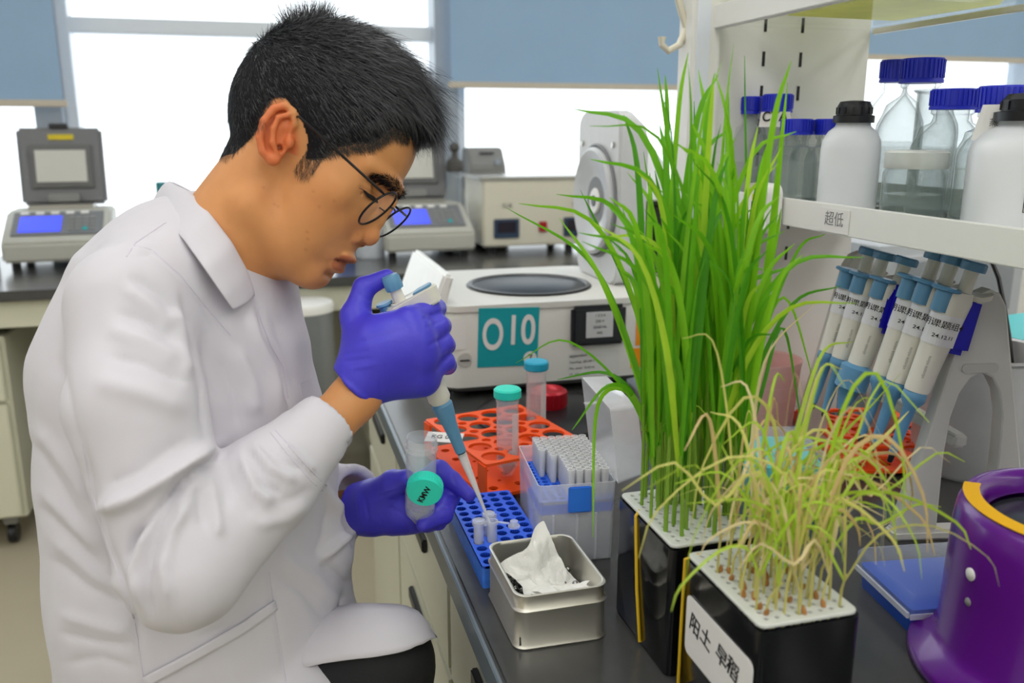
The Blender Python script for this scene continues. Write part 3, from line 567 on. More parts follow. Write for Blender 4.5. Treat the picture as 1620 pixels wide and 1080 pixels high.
# ------------------------------------------------------------------ bottles on the lower shelf
SZ = BT + LZ
def blue_cap(t, r, z, h, m=m_bcap):
    MB().lathe([(r * 1.03, z), (r * 1.03, z + h * .12), (r, z + h * .16), (r, z + h * .94), (r * .96, z + h), (.003, z + h)], 36).build('cap', m, t)
    rb = MB()
    for k in range(30): a = 2 * math.pi * k / 30; rb.box(-.0012, .0012, -.0006, .0011, z + h * .2, z + h * .93, Matrix.Translation((r * math.cos(a), r * math.sin(a), 0)) @ Matrix.Rotation(a - 1.5708, 4, 'Z'))
    rb.build('cap_ribs', m, t)
def glass_bottle(px, X, lab, r, H, rc, hc, fill=0., py=330, liq='e8efec'):
    p = onx(px, py, X); t = thing('glass_bottle', (p[0], p[1], SZ), 0, lab, 'bottle', 'blue-capped glass bottles on the shelf')
    hb = H - hc; sh = hb * .62; w_ = .0022
    prof = [(.004, 0), (r - .004, 0), (r, .005), (r, sh), (r * .97, sh + (hb - sh) * .16), (r * .86, sh + (hb - sh) * .36), (r * .62 + rc * .30, sh + (hb - sh) * .56), (rc * .88, hb - .014), (rc * .80, hb - .008), (rc * .80, hb - .006), (rc * .92, hb - .004), (rc * .92, hb), (rc * .80, hb + hc * .7), (rc * .80 - w_, hb + hc * .7), (rc * .78 - w_, hb - .012), (r * .84 - w_, sh + (hb - sh) * .36), (r * .95 - w_, sh + (hb - sh) * .16), (r - w_, sh), (r - w_, .008), (r - .006, .005), (.004, .005)]
    MB().lathe(prof, 36, cap=False).build('glass_body', m_glass, t, ang=50); blue_cap(t, rc, hb, hc)
    if fill: MB().lathe([(.003, .0062), (r - w_ - .0012, .0095), (r - w_ - .0012, fill), (.003, fill)], 32).build('liquid', clearmat('liquid_' + liq, liq, .14, .05), t)
    return t
glass_bottle(1180, .668, 'slim blue-capped bottle at the far left end of the shelf', .027, .140, .0150, .024, .05, 300)
b = glass_bottle(1221, .685, 'blue-capped glass bottle with a CTA label near the slotted panel', .034, .142, .0200, .025, .06, 300)
lbm = wrap_x(textmesh('CTA', .018, .0001, bold=.0003), .031); pl = MB(); n_ = 8
for k in range(n_):
    a, c = [R(-48 + 96 * (k + q) / n_) for q in (0, 1)]; rr = .0285
    pl.add([(rr * math.sin(a), -rr * math.cos(a), .098), (rr * math.sin(c), -rr * math.cos(c), .098), (.026 * math.sin(c), -.026 * math.cos(c), .118), (.026 * math.sin(a), -.026 * math.cos(a), .118)], [(0, 1, 2, 3)])
o = pl.build('label', m_paper, b); o.rotation_euler = (0, 0, R(-38)); o2 = obj('lettering', lbm, m_ink, b, (0, 0, .108), None); o2.matrix_local = Matrix.Translation((0, 0, .108)) @ Matrix.Rotation(R(-38), 4, 'Z') @ Matrix.Rotation(R(83), 4, 'X') @ Matrix.Translation((0, 0, -.003))
glass_bottle(1252, .66, 'short blue-capped bottle standing directly before the CTA bottle', .029, .108, .0195, .020, .055, 318)
glass_bottle(1275, .74, 'short blue-capped bottle half hidden behind two other short ones', .027, .108, .0175, .020, .05, 318)
glass_bottle(1303, .70, 'short blue-capped bottle left of the small black-capped white bottle', .028, .108, .0180, .020, .03, 318)
def white_bottle(px, py, X, r, H, lab):
    p = onx(px, py, X); t = thing('plastic_bottle', (p[0], p[1], SZ), R(-38), lab, 'bottle', 'black-capped white plastic bottles on the shelf')
    hb = H * .80; rc = r * .62
    lo = [[(x, y, z) for x, y in rrect(2 * r * g, 2 * r * g * .95, r * g * q, 6)] for z, g, q in ((0, .93, .5), (.004, 1, .5), (hb * .70, 1, .5), (hb * .80, .97, .6), (hb * .90, .82, .9), (hb * .96, .60, .99), (hb, .58, .99))]
    MB().loft(lo).build('bottle_body', mat('translucent_white_hdpe', 'dfe2e6', .4, var=.02, sss=.0), t, ang=60)
    MB().lathe([(rc * 1.12, hb), (rc * 1.12, hb + .008), (rc * .95, hb + .009), (rc * .93, H * .95), (rc * .80, H * .99), (rc * .3, H), (.002, H)], 28).build('cap', m_dark, t)
    for k in range(12): a = 2 * math.pi * k / 12; MB().box(-.0015, .0015, -.0008, .0008, hb + .010, H * .94, Matrix.Translation((rc * .95 * math.cos(a), rc * .95 * math.sin(a), 0)) @ Matrix.Rotation(a + 1.5708, 4, 'Z')).build('cap_rib', m_dark, t)
    return t
white_bottle(1337, 340, .675, .0335, .128, 'small white plastic bottle with black cap beside the glass bottles')
wb = white_bottle(1618, 350, .690, .052, .128, 'large white plastic bottle with black cap at the right picture edge')
Y0 = -.0495; lb = MB().box(-.008, .058, Y0 - .0008, Y0, .022, .085).build('hazard_label', m_paper, wb)
for a in ((-.008, .058, .022, .0228), (-.008, .058, .0842, .085), (-.008, -.0072, .022, .085)): MB().box(a[0], a[1], Y0 - .0010, Y0 - .0008, a[2], a[3]).build('label_border', m_ink, lb)
MB().box(-.004, .05, Y0 - .0010, Y0 - .0008, .068, .077).build('label_band', m_ink, lb); obj('lettering', textmesh('危险化学品', .008, .0001, 'LEFT'), m_paper, lb, (-.003, Y0 - .0012, .0725), (R(90), 0, 0))
for k in range(9): obj('lettering', textmesh('请远离火源避免接触皮肤眼睛', .0042, .0001, 'LEFT', bold=.0001), m_ink, lb, (-.005, Y0 - .0010, .064 - k * .0046), (R(90), 0, 0))
glass_bottle(1396, .795, 'tall blue-capped bottle half hidden behind the tallest bottle', .040, .182, .0190, .028, .08)
glass_bottle(1436, .755, 'tallest clear glass bottle with large blue cap on the shelf', .046, .176, .0240, .028, .075)
glass_bottle(1490, .735, 'rounded blue-capped glass bottle standing behind the glass jar', .040, .138, .0240, .022, .075)
gb = glass_bottle(1570, .700, 'blue-capped glass bottle with a paper label beside the large white bottle', .040, .136, .0255, .025, .058, liq='d5dccf')
pl = MB()
for k in range(8):
    a, c = [R(-40 + 80 * (k + q) / 8) for q in (0, 1)]; r0, r1 = .0402, .030
    pl.add([(r0 * math.sin(a), -r0 * math.cos(a), .085), (r0 * math.sin(c), -r0 * math.cos(c), .085), (r1 * math.sin(c), -r1 * math.cos(c), .118), (r1 * math.sin(a), -r1 * math.cos(a), .118)], [(0, 1, 2, 3)])
o = pl.build('label', m_paper, gb); o.rotation_euler = (0, 0, R(-44)); q = obj('lettering', textmesh('蒸馏水', .008, .0001), m_ink, gb); q.matrix_local = Matrix.Rotation(R(-44), 4, 'Z') @ Matrix.Translation((0, -.0362, .101)) @ Matrix.Rotation(R(72), 4, 'X')
glass_bottle(1640, .76, 'blue-capped glass bottle half cut off by the right picture edge', .036, .136, .0240, .025, .06)
p = onx(1455, 330, .80); t = thing('glass_beaker', (.775, .865, SZ), 0, 'wide clear glass beaker behind the screw-top jar', 'beaker')
MB().lathe([(.003, 0), (.046, 0), (.05, .004), (.05, .135), (.054, .138), (.054, .139), (.0485, .136), (.0485, .006), (.003, .003)], 40, cap=False).build('beaker_wall', m_glass, t, ang=50)
p = onx(1441, 335, .645); t = thing('glass_jar', (p[0], p[1], SZ), 0, 'low clear glass jar with frosted screw lid at the shelf edge', 'jar')
MB().lathe([(.003, 0), (.029, 0), (.031, .003), (.031, .052), (.028, .056), (.028, .060), (.0262, .060), (.0262, .054), (.029, .050), (.029, .005), (.003, .003)], 36, cap=False).build('jar_body', m_glass, t, ang=50)
MB().lathe([(.003, .0040), (.0282, .0055), (.0282, .030), (.003, .030)], 32).build('liquid', m_water, t); MB().lathe([(.0305, .056), (.031, .057), (.031, .072), (.029, .074), (.003, .074)], 36).build('screw_lid', clearmat('frosted_lid', 'd9dcd6', .62, .4), t)

# ------------------------------------------------------------------ pipettes
m_pipe = mat('pipette_white', 'e0ddd2', .35, var=.02); m_pblue = mat('pipette_blue', '5f93b8', .4, var=.04); m_tape = mat('label_tape', 'e4e4e8', .4, var=.02)
def pipette_parts(t, wide=False, label=True, tipdark=True):
    """local axis: z up along the barrel, origin at the body bottom; front is -y"""
    lo = []
    for z, w_, d_ in ((0, .021, .023), (.004, .022, .025), (.05, .023, .028), (.095, .024, .033), (.125, .024, .036), (.137, .022, .034)):
        lo.append([(x, y, z) for x, y in rrect(w_, d_, w_ * .48, 5, 0, (d_ - .023) * .42)])
    MB().loft(lo).build('handle_body', m_pipe, t, ang=60)
    MB().loft([[(x, y, z + .5 * max(0, y - .03)) for x, y in rrect(.018, .026, .008, 4, 0, .034)] for z in (.129, .136)]).build('finger_rest', m_pipe, t, ang=60)
    MB().lathe([(.0066, .135), (.0066, .168)], 18, Matrix.Translation((0, .014, 0))).build('plunger_stem', m_pipe, t); MB().lathe([(.0115, .166), (.012, .168), (.012, .176), (.0105, .178), (.002, .178)], 10, Matrix.Translation((0, .014, 0)), cap=True).build('plunger_button', m_pblue, t)
    MB().lathe([(.0085, .108), (.0085, .134), (.0135, .1355), (.0140, .138), (.0125, .140), (.002, .140)], 18, Matrix.Translation((0, -.009, 0))).build('ejector_button', m_pblue, t)
    if wide: prof = [(.0105, .002), (.0170, -.004), (.0170, -.038), (.011, -.045), (.009, -.055), (.0055, -.075)]
    else: prof = [(.0100, .002), (.0115, -.004), (.0115, -.012), (.0062, -.024), (.0055, -.055), (.0040, -.090)]
    MB().lathe(prof, 22).build('lower_barrel', m_pblue, t)
    z = prof[-1][1]; MB().lathe([(.0032, z + .001), (.0028, z - .010), (.002, z - .012)], 14).build('nozzle', m_dark, t)
    if label:
        def f(s, e=0.):   # round the front of the stadium-shaped handle by arc length
            r_ = .0123 + e; q = r_ * math.pi / 2; sg = 1 if s >= 0 else -1
            return (r_ * math.sin(s / r_), -.0005 - r_ * math.cos(s / r_)) if abs(s) < q else (sg * r_, -.0005 + abs(s) - q)
        tp_ = MB(); n_ = 18
        for k in range(n_):
            a, c = [-.016 + .048 * (k + q) / n_ for q in (0, 1)]; tp_.add([(*f(a), .066), (*f(c), .066), (*f(c), .106), (*f(a), .106)], [(0, 1, 2, 3)])
        lb = tp_.build('label_tape', m_tape, t)
        for s_, sz, zz, dx in (('明课题组4', .0105, .093, .0165), ('24.12.11', .0068, .078, .0205)):
            me = textmesh(s_, sz, .00004, bold=.00006)
            for v in me.vertices:
                p_ = f(v.co.x + dx - .004, .0002 + v.co.z); v.co = (p_[0], p_[1], v.co.y + zz)
            obj('lettering', me, m_ink, lb)
        me = textmesh('adjustable volume', .0042, .00004); me.transform(Matrix.Rotation(R(90), 4, 'Z'))
        for v in me.vertices: p_ = f(v.co.x + .010, -.0006 + v.co.z); v.co = (p_[0], p_[1], v.co.y + .036)
        obj('lettering', me, mat('grey_ink', '9a9a98', .6), t)
def stick_pose(o, bottom, top, roll=0):
    z = (Vector(top) - Vector(bottom)).normalized(); view = (Vector((0, 0, CAM_H)) - Vector(bottom)).normalized()
    yb = -(view - z * view.dot(z)).normalized(); x = yb.cross(z); M = Matrix((x, yb, z)).transposed().to_4x4()
    o.matrix_world = Matrix.Translation(bottom) @ M @ Matrix.Rotation(roll, 4, 'Z')
# stand
ST = thing('pipette_stand', (.643, .75, BT), R(-11), 'pale grey A-frame stand carrying six blue-tipped pipettes', 'pipette stand'); m_st = mat('stand_grey', 'd3d2cc', .45, var=.02)
outl = [(0, 0), (.0, .012), (.052, .262), (.060, .275), (.072, .280), (.084, .275), (.092, .262), (.150, .012), (.150, 0), (.105, 0), (.105, .010)]
for k in range(9): a = math.pi * k / 8; outl.append((.0745 + .028 * math.cos(a) + .0025 * math.cos(a), .10 + .090 * math.sin(a) ** .8))
outl += [(.046, .010), (.046, 0)]
SL = .285
for y in (0, SL):
    f = plate([outl], -.009, .009, 'side_frame', bevel=.0025); o = obj('side_frame', f, m_st, ST, (0, y, 0), (R(90), 0, 0))
    MB().box(-.004, .15, y - .011, y + .011, 0, .012).build('foot_bar', m_st, ST, bevel=.003)
o = plate([rrect(.040, .010, .0045, 5)], 0, .0012); obj('grip_recess_shade', o, mat('stand_grey_shade', 'c4c3bd', .5), ST, (.071, -.0095, .196), (R(90), 0, 0))  # flat plate; the shade of a recess is put into its darker grey
MB().box(.060, .084, .008, SL - .008, .225, .245).build('top_bar', m_st, ST, bevel=.004); MB().box(.064, .08, .008, SL - .008, .10, .115).build('lower_bar', m_st, ST, bevel=.003)
lb_names = ['first pipette hanging furthest from the camera on the stand', 'second pipette from the far end of the stand', 'pipette with the wide blue barrel hanging third from the far end', 'pipette hanging fourth from the far end of the stand', 'pipette hanging second nearest the camera on the stand', 'nearest hanging pipette on the stand with the readable label']
# body bottom / body top read off the photograph, at the distance of the stand
spec = [((1312, 556), (1352, 428), 1.055), ((1332, 566), (1374, 434), 1.03), ((1358, 577), (1408, 440), 1.0), ((1398, 592), (1448, 452), .965), ((1420, 603), (1473, 460), .94), ((1449, 618), (1505, 468), .915)]
for i, (b_, t_, c) in enumerate(spec):
    o = thing('pipette', (0, 0, 0), 0, lb_names[i], 'pipette', 'pipettes hanging on the stand'); pipette_parts(o, wide=(i == 2))
    stick_pose(o, at(*b_, c), at(*t_, c - .025), R(-42)); o.scale = (1.06, 1.06, .80 if i > 2 else .73)

for (x0, y0), (x1, y1), c in (((1408, 530), (1430, 452), .975), ((1508, 560), (1536, 468), .905)):   # blue holder pads behind the two groups
    z = (Vector(at(x1, y1, c - .01)) - Vector(at(x0, y0, c))); h = z.length; z.normalize(); xv = Vector(_rt); xv = (xv - z * xv.dot(z)).normalized(); M = Matrix.Translation(at(x0, y0, c)) @ Matrix((xv, z.cross(xv), z)).transposed().to_4x4()
    o = MB().box(-.014, .014, -.006, .03, 0, h, (Matrix.Translation((.643, .75, BT)) @ Matrix.Rotation(R(-11), 4, 'Z')).inverted() @ M).build('holder_pad', mat('ultramarine_pad', '1714b4', .35), ST, bevel=.006)
# ------------------------------------------------------------------ other things on the right of the bench
m_pink = clearmat('pink_plastic', 'ffcfca', .8, .35)
t = thing('pink_beaker', (.672, 1.075, BT), 0, 'translucent pink plastic beaker standing before the slotted panel', 'beaker')
MB().lathe([(.002, .002), (.040, .002), (.049, .120), (.052, .122), (.052, .119), (.0505, .116), (.042, .004), (.040, 0), (.002, 0)], 40, cap=False).build('beaker_wall', m_pink, t)
for i in range(4): MB().lathe([(.0452 + i * .0014, .035 + i * .018), (.0455 + i * .0014, .0356 + i * .018)], 30, cap=False).build('graduation', mat('pale_graduation', 'f6d6d4', .5), t)
MB().box(-.008, .008, .040, .058, .108, .138).build('spout', m_pink, t, bevel=.003)
# teal tip box
t = thing('tip_box', (.585, .885, BT), R(-14), 'clear-lidded tip box with turquoise racks behind the wilted seedlings', 'tip box'); m_tq = mat('turquoise_plastic', '2fc4bd', .4, var=.04)
MB().loft([[(x, y, z) for x, y in rrect(.086 + g, .124 + g, .006, 3)] for z, g in ((0, -.006), (.03, -.002), (.032, 0))], cap=True).build('base', m_tq, t, ang=50)
obj('tip_rack', plate([rrect(.080, .118, .004, 3)] + [circ((i - 3.5) * .009, (j - 5.5) * .009, .003, 10) for i in range(8) for j in range(12)], .033, .037), m_tq, t)
MB().loft([[(x, y, z) for x, y in rrect(.088 + g, .126 + g, .006, 3)] for z, g in ((.030, 0), (.066, -.004), (.070, -.010))], cap=True).build('lid', clearmat('clear_lid_plastic', 'e4ecf6', .13, .06, .8, .5), t, ang=50)
MB().loft([[(x, y, z) for x, y in rrect(.070, .108, .004, 3)] for z in (.040, .058)]).build('inner_rack', clearmat('turquoise_film', '35cfc6', .85, .3), t)
# blue-based clear box
t = thing('slide_box', (.585, .62, BT), R(-8), 'blue-based storage box with clear hinged lid beside the purple centrifuge', 'box')
MB().loft([[(x, y, z) for x, y in rrect(.10 + g, .09 + g, .004, 3)] for z, g in ((0, -.004), (.024, 0))]).build('base', mat('deep_blue_plastic', '1f55c4', .4, var=.05), t, ang=50)
MB().loft([[(x, y, z) for x, y in rrect(.106 + g, .096 + g, .004, 3)] for z, g in ((.018, 0), (.036, 0), (.040, -.006))]).build('lid', clearmat('clear_lid_plastic', 'e4ecf6', .13, .06, .8, .5), t, ang=50)
MB().box(-.053, .053, -.0495, -.048, .017, .022).build('lid_rim', m_cl, t); MB().box(-.0545, -.052, -.046, .046, .017, .022).build('lid_rim', m_cl, t)
# purple mini centrifuge
m_pur = mat('purple_plastic', '641a8c', .25, var=.06, scale=15, coat=.3)
t = thing('mini_centrifuge', (.612, .495, BT), 0, 'purple mini centrifuge with yellow rim label at right front', 'centrifuge')
MB().lathe([(.118, 0), (.122, .004), (.120, .012), (.105, .020), (.100, .03), (.099, .09), (.098, .125), (.096, .140), (.092, .148), (.086, .150), (.080, .149), (.076, .144), (.074, .132)], 64, cap=False).build('housing', m_pur, t, ang=60)
MB().lathe([(.0745, .128), (.05, .131), (.02, .133), (.002, .1335)], 48, cap=False).build('smoky_lid', mat('smoky_lid_plastic', '33363a', .2), t)
yl = MB(); n_ = 26
for k in range(n_):
    a, c = [R(128 + 122 * (k + q) / n_) for q in (0, 1)]; zz = .1508
    yl.add([(.0805 * math.cos(a), .0805 * math.sin(a), .1500), (.0925 * math.cos(a), .0925 * math.sin(a), .1490), (.0925 * math.cos(c), .0925 * math.sin(c), .1490), (.0805 * math.cos(c), .0805 * math.sin(c), .1500),
            (.0805 * math.cos(a), .0805 * math.sin(a), .1512), (.0930 * math.cos(a), .0930 * math.sin(a), .1500), (.0930 * math.cos(c), .0930 * math.sin(c), .1500), (.0805 * math.cos(c), .0805 * math.sin(c), .1512)], [(4, 5, 6, 7), (1, 2, 6, 5), (0, 4, 7, 3)])
yl.build('rim_label', mat('yellow_rim_label', 'f2b70c', .45), t)
for a, z, r_, m in ((172, .100, .0052, m_white), (173, .077, .0034, m_grey)):
    M = Matrix.Rotation(R(a), 4, 'Z') @ Matrix.Translation((.0985, 0, z)) @ Matrix.Rotation(R(90), 4, 'Y'); MB().lathe([(r_, 0), (r_, .001), (r_ * .7, .002), (.0005, .0024)], 18, M).build('indicator', m, t)
for i in range(3): a = R(196 + i * 9); MB().cyl(.004, .010, .020, 12, Matrix.Translation((.113 * math.cos(a), .113 * math.sin(a), 0))).build('button', mat('soft_green_button', '4c8f7c', .4), t, bevel=.001)
beaker('plastic_pail', (.885, .905, BT), .078, .165, mat('white_translucent_pp', 'd9dadb', .4), 'white plastic pail behind the near leg of the pipette stand', 'pail', r0=.072)
t = thing('teal_box', (1.16, 1.10, BT), R(10), 'teal lidded box at the right picture edge under the shelf', 'box'); MB().box(-.1, .1, -.07, .07, 0, .10).build('box_body', mat('deep_teal', '0f7f8a', .45), t, bevel=.004); MB().box(-.104, .104, -.074, .074, .10, .135).build('lid', m_teal, t, bevel=.004)
t = thing('equipment_case', (1.30, 1.55, BT), R(5), 'blurred grey instrument case beyond the hanging pipettes', 'lab device'); MB().box(-.2, .2, -.12, .12, .01, .22).build('casing', mat('cool_grey_case', 'b4b8bb', .5), t, bevel=.02); MB().box(-.15, .15, -.125, -.12, .08, .19).build('front_panel', mat('panel_mid_grey', '8d9296', .5), t); MB().box(-.18, .18, -.1, .1, 0, .012).build('foot_rail', m_dark, t)
t = thing('power_cable', (.0, 0, 0), 0, 'black power cable hanging down behind the pipette stand', 'cable'); pts = [onx(x, y, .95) for x, y in ((1570, 415), (1580, 440), (1588, 480), (1596, 530), (1601, 580), (1602, 640))]
MB().tube(pts + [(pts[-1][0] + .02, pts[-1][1] + .01, BT + .004), (pts[-1][0] + .15, pts[-1][1] + .05, BT + .004)], .003, 8).build('cord', m_dark, t)

# ------------------------------------------------------------------ the two hydroponic boxes
m_box = mat('black_film_box', '0d0f12', .12, var=.2, scale=12, bump=.25, bscale=25); m_plate = mat('frosted_pcr_plate', 'd2d5cf', .35, var=.05); m_band = mat('yellow_rubber_band', 'd8b020', .5)
def grow_box(loc, rz, lab, w_, d_, h):
    t = thing('seedling_box', loc, rz, lab, 'box')
    MB().loft([[(x, y, z) for x, y in rrect(w_ + g, d_ + g, .006, 3)] for z, g in ((0, -.002), (.003, 0), (h, 0), (h, -.005), (.01, -.006))], cap=True).build('box_wall', m_box, t, ang=50)
    obj('floating_plate', plate([rrect(w_ - .003, d_ - .003, .006, 4)] + [circ((i - 3.5) * .0084, (j - 5.5) * .0084, .0018, 8) for i in range(8) for j in range(12)], h + .001, h + .004, bevel=.001), m_plate, t)
    return t
G1 = grow_box((.331, .637, BT), 0, 'black box with a perforated plate of tall green seedlings', .080, .112, .114)
MB().tube([(-.036, .016, .1175), (-.0405, .013, .114), (-.0412, .004, .05), (-.0412, -.006, .004), (-.02, -.006, .0016)], .0015, 8).build('rubber_band', m_band, G1)
G2 = grow_box((.337, .515, BT), 0, 'black box with paper label and perforated plate of wilted seedlings', .080, .112, .114)
MB().tube([(-.030, .050, .1175), (-.0405, .052, .114), (-.0412, .052, .05), (-.0412, .052, .004)], .0013, 8).build('rubber_band', m_band, G2); MB().tube([(-.036, .0535, .1172), (-.030, .0562, .114), (-.030, .0570, .06)], .0009, 6).build('rubber_band', m_band, G2)
lbm = plate([rrect(.098, .050, .006, 4)], 0, .0006); lb = obj('paper_label', lbm, m_paper, G2, (-.0404, -.004, .064), (R(90), 0, R(-90)))
for s_, x in (('阳', -.034), ('土', -.016), ('早', .008), ('稻', .024)): obj('lettering', textmesh(s_, .017, .0001, bold=.0002), m_ink, lb, (x, .004, .0009), (0, 0, R(-12)))
# ------------------------------------------------------------------ seedlings growing out of the two boxes
pr_ = random.Random(21)
GR = [leafmat('leaf_green_bright', '8acb24'), leafmat('leaf_green_mid', '6eb81c'), leafmat('leaf_green_deep', '4f9c18'), leafmat('leaf_green_lime', 'b4dc38')]
DR = [leafmat('leaf_straw', 'ead8a2', .35, .15), leafmat('leaf_yellow', 'e0dc7c', .4, .2), leafmat('leaf_yellow_green', 'bad848', .4, .2), leafmat('leaf_tan', 'dcc084', .3, .2)]
m_sheath = leafmat('stem_pale_green', '8fb83e', .3); m_dsheath = leafmat('stem_pale_straw', 'd6d080', .3); m_seed = mat('brown_husk', 'a8733a', .7, var=.3, scale=200)
def crom(P, n):
    """smooth curve through the given points"""
    P = [Vector(p) for p in P]; P = [P[0] * 2 - P[1]] + P + [P[-1] * 2 - P[-2]]; out = []; m = len(P) - 3
    for k in range(n + 1):
        u = k / n * m; i = min(int(u), m - 1); t = u - i; a, b, c, d = P[i:i + 4]
        out.append(.5 * ((2 * b) + (c - a) * t + (2 * a - 5 * b + 4 * c - d) * t * t + (3 * b - a - 3 * c + d) * t ** 3))
    return out
def blade(parent, pts, w0, m, n=14, twist=0.):
    """a grass blade: folded ribbon, widest at a third of its length and drawn out to a point"""
    C = crom(pts, n); vs = []; fs = []; base = Vector(parent.location); cam_ = Vector((0, 0, CAM_H)); a0 = pr_.uniform(-.9, .9)
    for k, p in enumerate(C):
        t = k / n; T_ = (C[min(k + 1, n)] - C[max(k - 1, 0)]).normalized(); v = (cam_ - p).normalized(); s = T_.cross(v).normalized()
        s = (Matrix.Rotation(a0 + twist * t, 3, T_) @ s); nr = s.cross(T_); w_ = w0 * min(1, .45 + 2.2 * t) * (1 - t ** 2.2) ** .8 * .5 + .00025
        vs += [p - s * w_ - base, p + nr * w_ * .35 - base, p + s * w_ - base]
    for k in range(n): a = 3 * k; fs += [(a, a + 1, a + 4, a + 3), (a + 1, a + 2, a + 5, a + 4)]
    return MB().add(vs, fs).build('leaf_blade', m, parent, ang=89)
def seedling(name, x, y, z, lab, cat, grp): return thing(name, (x, y, z), 0, lab, cat, grp)
def stem(parent, h, lean, r, m):
    return MB().tube([(0, 0, -.03), (lean[0] * .3, lean[1] * .3, h * .5), (lean[0], lean[1], h)], [r, r, r * .7], 6).build('stem', m, parent)
PZ = BT + .116
traced = [[(1098, 805), (1086, 430), (1040, 108)], [(1108, 800), (1104, 470), (1098, 160)], [(1118, 810), (1119, 400), (1113, 142)], [(1135, 815), (1149, 430), (1152, 132)], [(1150, 815), (1180, 500), (1178, 88)], [(1165, 820), (1208, 480), (1246, 130)],
    [(1060, 800), (1000, 560), (930, 410), (800, 328)], [(1066, 795), (1010, 500), (918, 300)], [(1050, 795), (1010, 600), (950, 440), (885, 345)], [(1045, 800), (1004, 640), (900, 540), (816, 574)], [(1052, 800), (1010, 640), (960, 590), (882, 600)], [(1040, 790), (1004, 630), (946, 640), (938, 850)], [(1046, 800), (1010, 640), (962, 610), (905, 680)],
    [(1168, 815), (1195, 600), (1255, 480), (1330, 452)], [(1160, 815), (1185, 600), (1240, 470), (1290, 610)], [(1172, 815), (1200, 560), (1260, 400), (1305, 370)], [(1170, 820), (1205, 620), (1240, 520), (1272, 700)], [(1145, 815), (1190, 560), (1225, 390), (1236, 330)], [(1085, 800), (1050, 450), (1018, 240)], [(1090, 805), (1066, 430), (1036, 270)], [(1125, 815), (1132, 420), (1140, 250)], [(1075, 800), (1030, 480), (985, 330)], [(1155, 815), (1170, 480), (1202, 260)], [(1165, 815), (1192, 540), (1168, 360), (1225, 300)]]
wid = [.0085, .007, .009, .009, .0035, .0095, .0065, .007, .006, .003, .004, .005, .004, .004, .003, .0035, .003, .006, .007, .007, .007, .0065, .0075, .005]
ti = 0; px1, py1 = .331, .637
for i in range(46):
    u, v = (i % 7) / 6, (i // 7) / 6; x = px1 + (u - .5) * .058 + pr_.uniform(-.004, .004); y = py1 + (v - .5) * .086 + pr_.uniform(-.004, .004)
    own = None
    if ti < len(traced) and i % 2 == 0:
        own = traced[ti]; wd_ = wid[ti]; ti += 1; q = onz(own[0][0], own[0][1], PZ); x = min(max(q[0], px1 - .032), px1 + .032); y = min(max(q[1], py1 - .046), py1 + .046)
    s = seedling('rice_seedling', x, y, PZ, 'tall green rice seedling growing from the first black box', 'seedling', 'tall green seedlings')
    h = pr_.uniform(.07, .12); ln = (pr_.uniform(-.006, .006), pr_.uniform(-.006, .006)); stem(s, h, ln, pr_.uniform(.0014, .0021), m_sheath)
    top = Vector((x + ln[0], y + ln[1], PZ + h * .75))
    if own:
        c0 = float((np.array([x, y, PZ]) - _c0) @ _fw); pts = [(x, y, PZ + .01)] + [tuple(at(a, b, c0 + (k + 1) * pr_.uniform(-.02, .015))) for k, (a, b) in enumerate(own[1:])]; blade(s, pts, wd_, GR[ti % 3], 18, pr_.uniform(-.5, .5))
    for k in range(3 if own is None else 2):
        H = pr_.uniform(.13, .25) if pr_.random() < .75 else pr_.uniform(.22, .31); a = pr_.uniform(0, 6.28); sp = pr_.uniform(.008, .045) if pr_.random() < .8 else pr_.uniform(.05, .09); dx, dy = math.cos(a) * sp * 1.15, math.sin(a) * sp * .7
        dr = pr_.uniform(.0, .25) * (sp / .05) * H * .5
        blade(s, [top, top + Vector((dx * .25, dy * .25, H * .5)), top + Vector((dx * .65, dy * .65, H * .85 - dr * .3)), top + Vector((dx * 1.25, dy * 1.25, H - dr))], pr_.uniform(.004, .0075), GR[pr_.choice([0, 0, 1, 1, 2, 3])], 12, pr_.uniform(-.8, .8))
px2, py2 = .337, .515
droop = [[(1290, 900), (1330, 760), (1400, 690), (1438, 650)], [(1300, 920), (1350, 800), (1400, 740), (1392, 880)], [(1280, 900), (1310, 720), (1380, 640), (1425, 590)], [(1260, 900), (1290, 700), (1340, 600), (1395, 690)], [(1270, 880), (1340, 740), (1420, 720), (1440, 800), (1360, 850)], [(1250, 900), (1255, 700), (1300, 560), (1350, 540)], [(1200, 900), (1190, 700), (1215, 560), (1290, 480)], [(1180, 890), (1150, 720), (1100, 640), (1040, 680)], [(1290, 930), (1330, 820), (1400, 780), (1450, 900)]]
